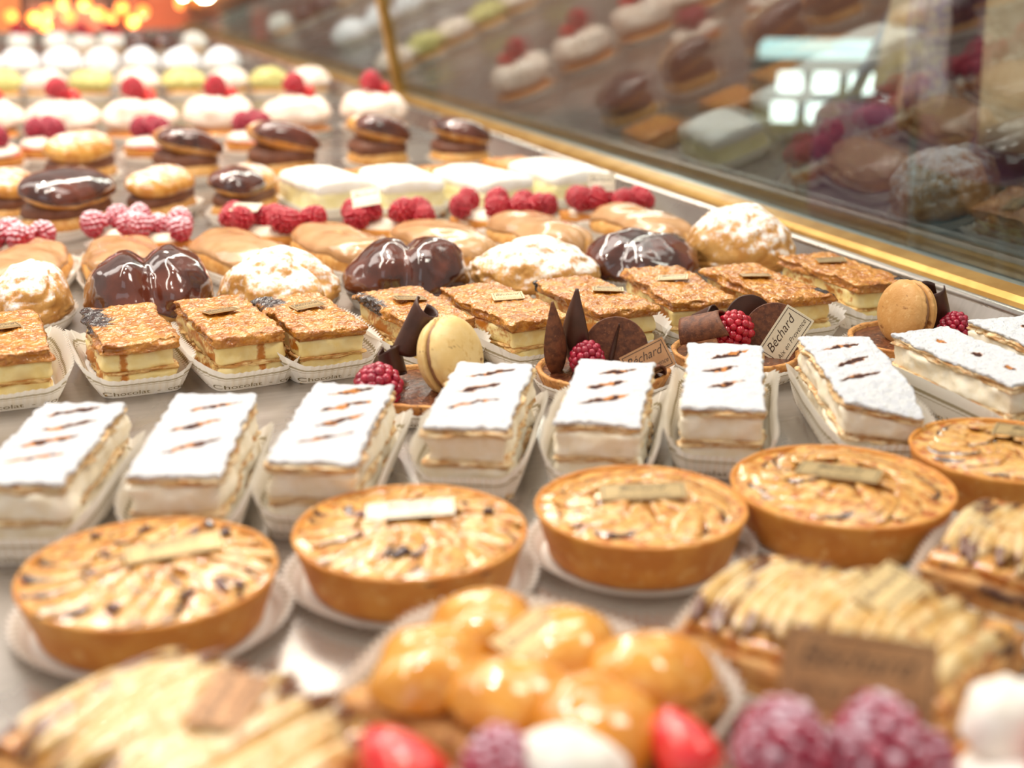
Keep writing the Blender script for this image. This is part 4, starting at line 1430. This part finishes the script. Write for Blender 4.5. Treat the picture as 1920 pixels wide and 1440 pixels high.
for sx in (-1, 1):
    V, F = tube([(sx*17, 0, 143), (sx*22, -1, 128), (sx*24, -1, 113), (sx*24, 3, 100), (sx*23.5, 5, 92)], [7.6, 6.8, 6.2, 5.2, 4.6], 16)
    obj('sleeve', mesh('sleeve', V, F), JACK, per)
    rows = [oval(10.5, 11, 92, 24), oval(10, 10.5, 84, 24), oval(8.6, 9, 66, 24), oval(7.4, 7.8, 46, 24), oval(6.8, 7, 24, 24), oval(6.8, 7.4, 6, 24)]
    rows = [r_+np.array([sx*9.5, 0, 0]) for r_ in rows]
    V, F = loft(rows, cap=False)
    obj('trouser_leg', mesh('trouser_leg', V, F), JEAN, per)
    V, F = rbox(9, 26, 7, 1.2, 3)
    obj('shoe', mesh('shoe', V, F), MAT['rubber'], per, (sx*11, 5, 0))
rows = [oval(17.2, 13.6, z, 30, 0, .015) for z in (86, 96, 110, 126, 140)]
V, F = loft(rows, cap=False)
obj('purple_top', mesh('purple_top', V, F), PURP, per)
V, F = strip([[(x_*(1+.1*math.sin(z)), 16.4+.6*math.sin(x_*1.4+z*.1), z) for x_ in np.linspace(-3.2, 3.2, 9)] for z in np.linspace(93, 140, 20)])
o = obj('scarf', mesh('scarf', V, F), M('beige lilac scarf', 'cdbbaa', 'a58fa3', 120, .85, .3, 500), per)
o.modifiers.new('th', 'SOLIDIFY').thickness = .006
V, F = loft([[(8.6*math.cos(a_)*k, .2+8.8*math.sin(a_)*k, 158+dz-(5 if math.sin(a_) < .2 and dz < 12 else 0)) for a_ in np.linspace(0, 2*math.pi, 25)[:-1]] for k, dz in ((1.0, 10.5), (1.1, 13), (1.0, 18), (.55, 21.5))])
obj('hair', mesh('hair', V, F), HAIR, per)
for sx in (-1, 1):
    obj('eye', cached('eye', lambda: mesh('eye', *loft(ball(16, 10)*1.0))), M('eye white', 'f4f0ea', 'efe9e2', 60, .2, 0) if sx < 0 else bpy.data.materials['eye white'], per, (sx*3.1, 8.8, 164.5))
    obj('iris', cached('iris', lambda: mesh('iris', *loft(ball(16, 10)*.65))), MAT['chocolate'], per, (sx*3.1, 9.35, 164.5))
    obj('ear', bun_mesh('ear', .9, 1.6, 2.4, 3, .1, nu=20, nv=12), SKIN, per, (sx*8.4, 1.5, 161.5))
V, F = loft([[(w_*math.cos(a_), y_+d_*math.sin(a_), z_) for a_ in np.linspace(0, 2*math.pi, 13)[:-1]] for w_, d_, y_, z_ in ((.6, .8, 9.2, 166.5), (.9, 1.2, 9.8, 164), (1.5, 1.7, 10.2, 161.8), (.9, .9, 9.8, 160.8))])
obj('nose', mesh('nose', V, F), SKIN, per)
V, F = loft(ball(20, 10)*np.array([2.4, .8, .75]))
obj('lips', mesh('lips', V, F), M('lips', 'b5655c', 'a85a52', 60, .4, 0), per, (0, 9.6, 157.8))
# shoulder bag on its strap, carried at the hip
bagx, bagy = per.location.x*100, per.location.y*100
bag = thing('shoulder_bag', 'plum shoulder bag with long blue strap at the customer\'s hip', 'bag', bagx-6, bagy+24, R(20), None, 0)
V, F = rbox(7, 17, 16, .8, 2.2)
V[:, 2] += -12
obj('bag_body', mesh('bag_body', V, F), PURP, bag)
V, F = tube([(-2, -6, 3), (-8, -19, 14), (-9, -27, 30), (-3, -27, 50), (6, -22, 57), (12, -10, 45), (8, 2, 20), (2, 6, 3)], .8, 8)
obj('strap', mesh('strap', V, F), M('blue strap', '5b6f9a', '48587e', 60, .35, 0), bag)

# lit glass case across the shop
case = thing('lit_display_case', 'brightly lit display case across the shop seen through the glass', 'display case', 212, 300, R(-35), None, FZ)
V, F = box(-40, 40, -14, 14, 0, 66)
obj('plinth', mesh('plinth', V, F, smooth=False), MAT['blackmarble'], case)
LIT = glow('lit panel', 'eefaf2', 2.6)
for i in range(4):
    for j in range(2):
        V, F = rbox(6.2, 1.2, 5.2, 1e9, .4)
        obj('lit_panel', cached('litp', lambda: mesh('lit_panel', V, F, smooth=False)), LIT, case, (-13+8.8*i+(j*1.2), -14.6, 68+j*7.5))
V, F = box(-20, 18, -15, 14, 84, 87)
obj('top_light', mesh('top_light', V, F, smooth=False), glow('cool lit strip', 'bfe4e4', 1.0), case)
V, F = box(-22, 20, -12, 14, 66, 84)
obj('case_body', mesh('case_body', V, F, smooth=False), MAT['rubber'], case)

# far end of the shop: counter, warm lamps, boxes
back = thing('back_counter', 'dark wooden counter at the far end of the shop', 'counter', 60, 640, 0, None, FZ)
V, F = box(-160, 150, -20, 20, 0, 68)
obj('counter_front', mesh('counter_front', V, F, smooth=False), M('dark walnut', '5f3a2c', '4e2e22', 10, .5, 0), back)
V, F = box(-164, 154, -24, 24, 68, 71)
obj('counter_top', mesh('counter_top', V, F, smooth=False), M('walnut top', '7a4c38', '6a402f', 10, .4, 0), back)
BULB = glow('warm bulb', 'ff8c3c', 4)
bm_me = None
rg = random.Random(9)
XS = [88, 62, 84, 130, 118, 186, 206, 228, 160, 340, 366, 20, 268, 248]
WORD = ['first', 'second', 'third', 'fourth', 'fifth', 'sixth', 'seventh', 'eighth', 'ninth', 'tenth', 'eleventh', 'twelfth', 'thirteenth', 'last']
LAMPS = ['warm glowing pendant lamp at the far end of the shop, %s counting from the left' % WORD[sorted(XS).index(q)] for q in XS]
for i, (px, py) in enumerate([(88, 22), (62, 34), (84, 48), (130, 30), (118, 4), (186, 26), (206, 34), (228, 14), (160, 8), (340, 6), (366, 2), (20, 30), (268, 22), (248, 40)]):
    d = _fw+_rt*(px-960)/FPX-_up*(py-720)/FPX
    q = np.array([0, 0, CAMH])*100+d*100*(5.0+.1*(i % 3))
    t = thing('pendant_lamp', LAMPS[i], 'lamp', q[0], q[1], 0, 'pendant lamps at the far end', q[2])
    D = ball(20, 12)*2.0
    me = cached('bulb', lambda: mesh('bulb', *loft(D)))
    obj('bulb', me, BULB, t)
    if i % 4 == 0:
        l = bpy.data.lights.new('lamp_light', 'POINT')
        l.energy, l.color, l.shadow_soft_size = 7, (1, .6, .35), .03
        lo = bpy.data.objects.new('lamp_light', l)
        COL.objects.link(lo)
        lo.parent = t
        lo.location = (0, .04, -.05)
    obj('cord', cached('cord', lambda: mesh('cord', *tube([(0, 0, 1.7), (0, 0, 170)], .25, 6))), MAT['rubber'], t)
for i, (x_, w_, h_, c_, lab) in enumerate([(-25, 30, 16, 'd8745a', 'coral gift box at the left on the far counter'), (12, 26, 22, 'e89a62', 'orange gift box second on the far counter'),
                                          (45, 30, 14, 'e08a78', 'pink gift box in the middle of the far counter'), (82, 28, 20, 'd97f63', 'salmon gift box fourth on the far counter'), (120, 24, 12, 'c9685a', 'red gift box at the right on the far counter')]):
    t = thing('gift_box', lab, 'box', x_, 640, R(rg.uniform(-10, 10)), 'gift boxes on the far counter', FZ+71)
    V, F = rbox(w_, 20, h_, 1e9, .5)
    obj('box_body', mesh('box_body', V, F, smooth=False), M('box '+c_, c_, c_, 10, .5, 0), t)
    V, F = rbox(w_+1, 21, 4, 1e9, .4)
    obj('box_lid', mesh('box_lid', V, F, smooth=False), M('lid '+c_, c_, 'f0b090', 10, .5, 0), t, (0, 0, h_-1.5))
    V, F = box(-1.5, 1.5, -10.8, 10.8, h_+2.4, h_+2.8)
    obj('ribbon', mesh('ribbon', V, F, smooth=False), MAT['brass'], t)
t = thing('shop_column', 'grey-green column standing at the far end of the shop', 'column', 96, 520, 0, None, FZ)
V, F = lathe([(9, 0), (9, 5), (6, 7), (5.5, 250), (8, 256), (8, 262)], 24)
obj('shaft', mesh('shaft', V, F), M('grey green paint', '8f8c78', '7f7d6a', 10, .6, 0), t)
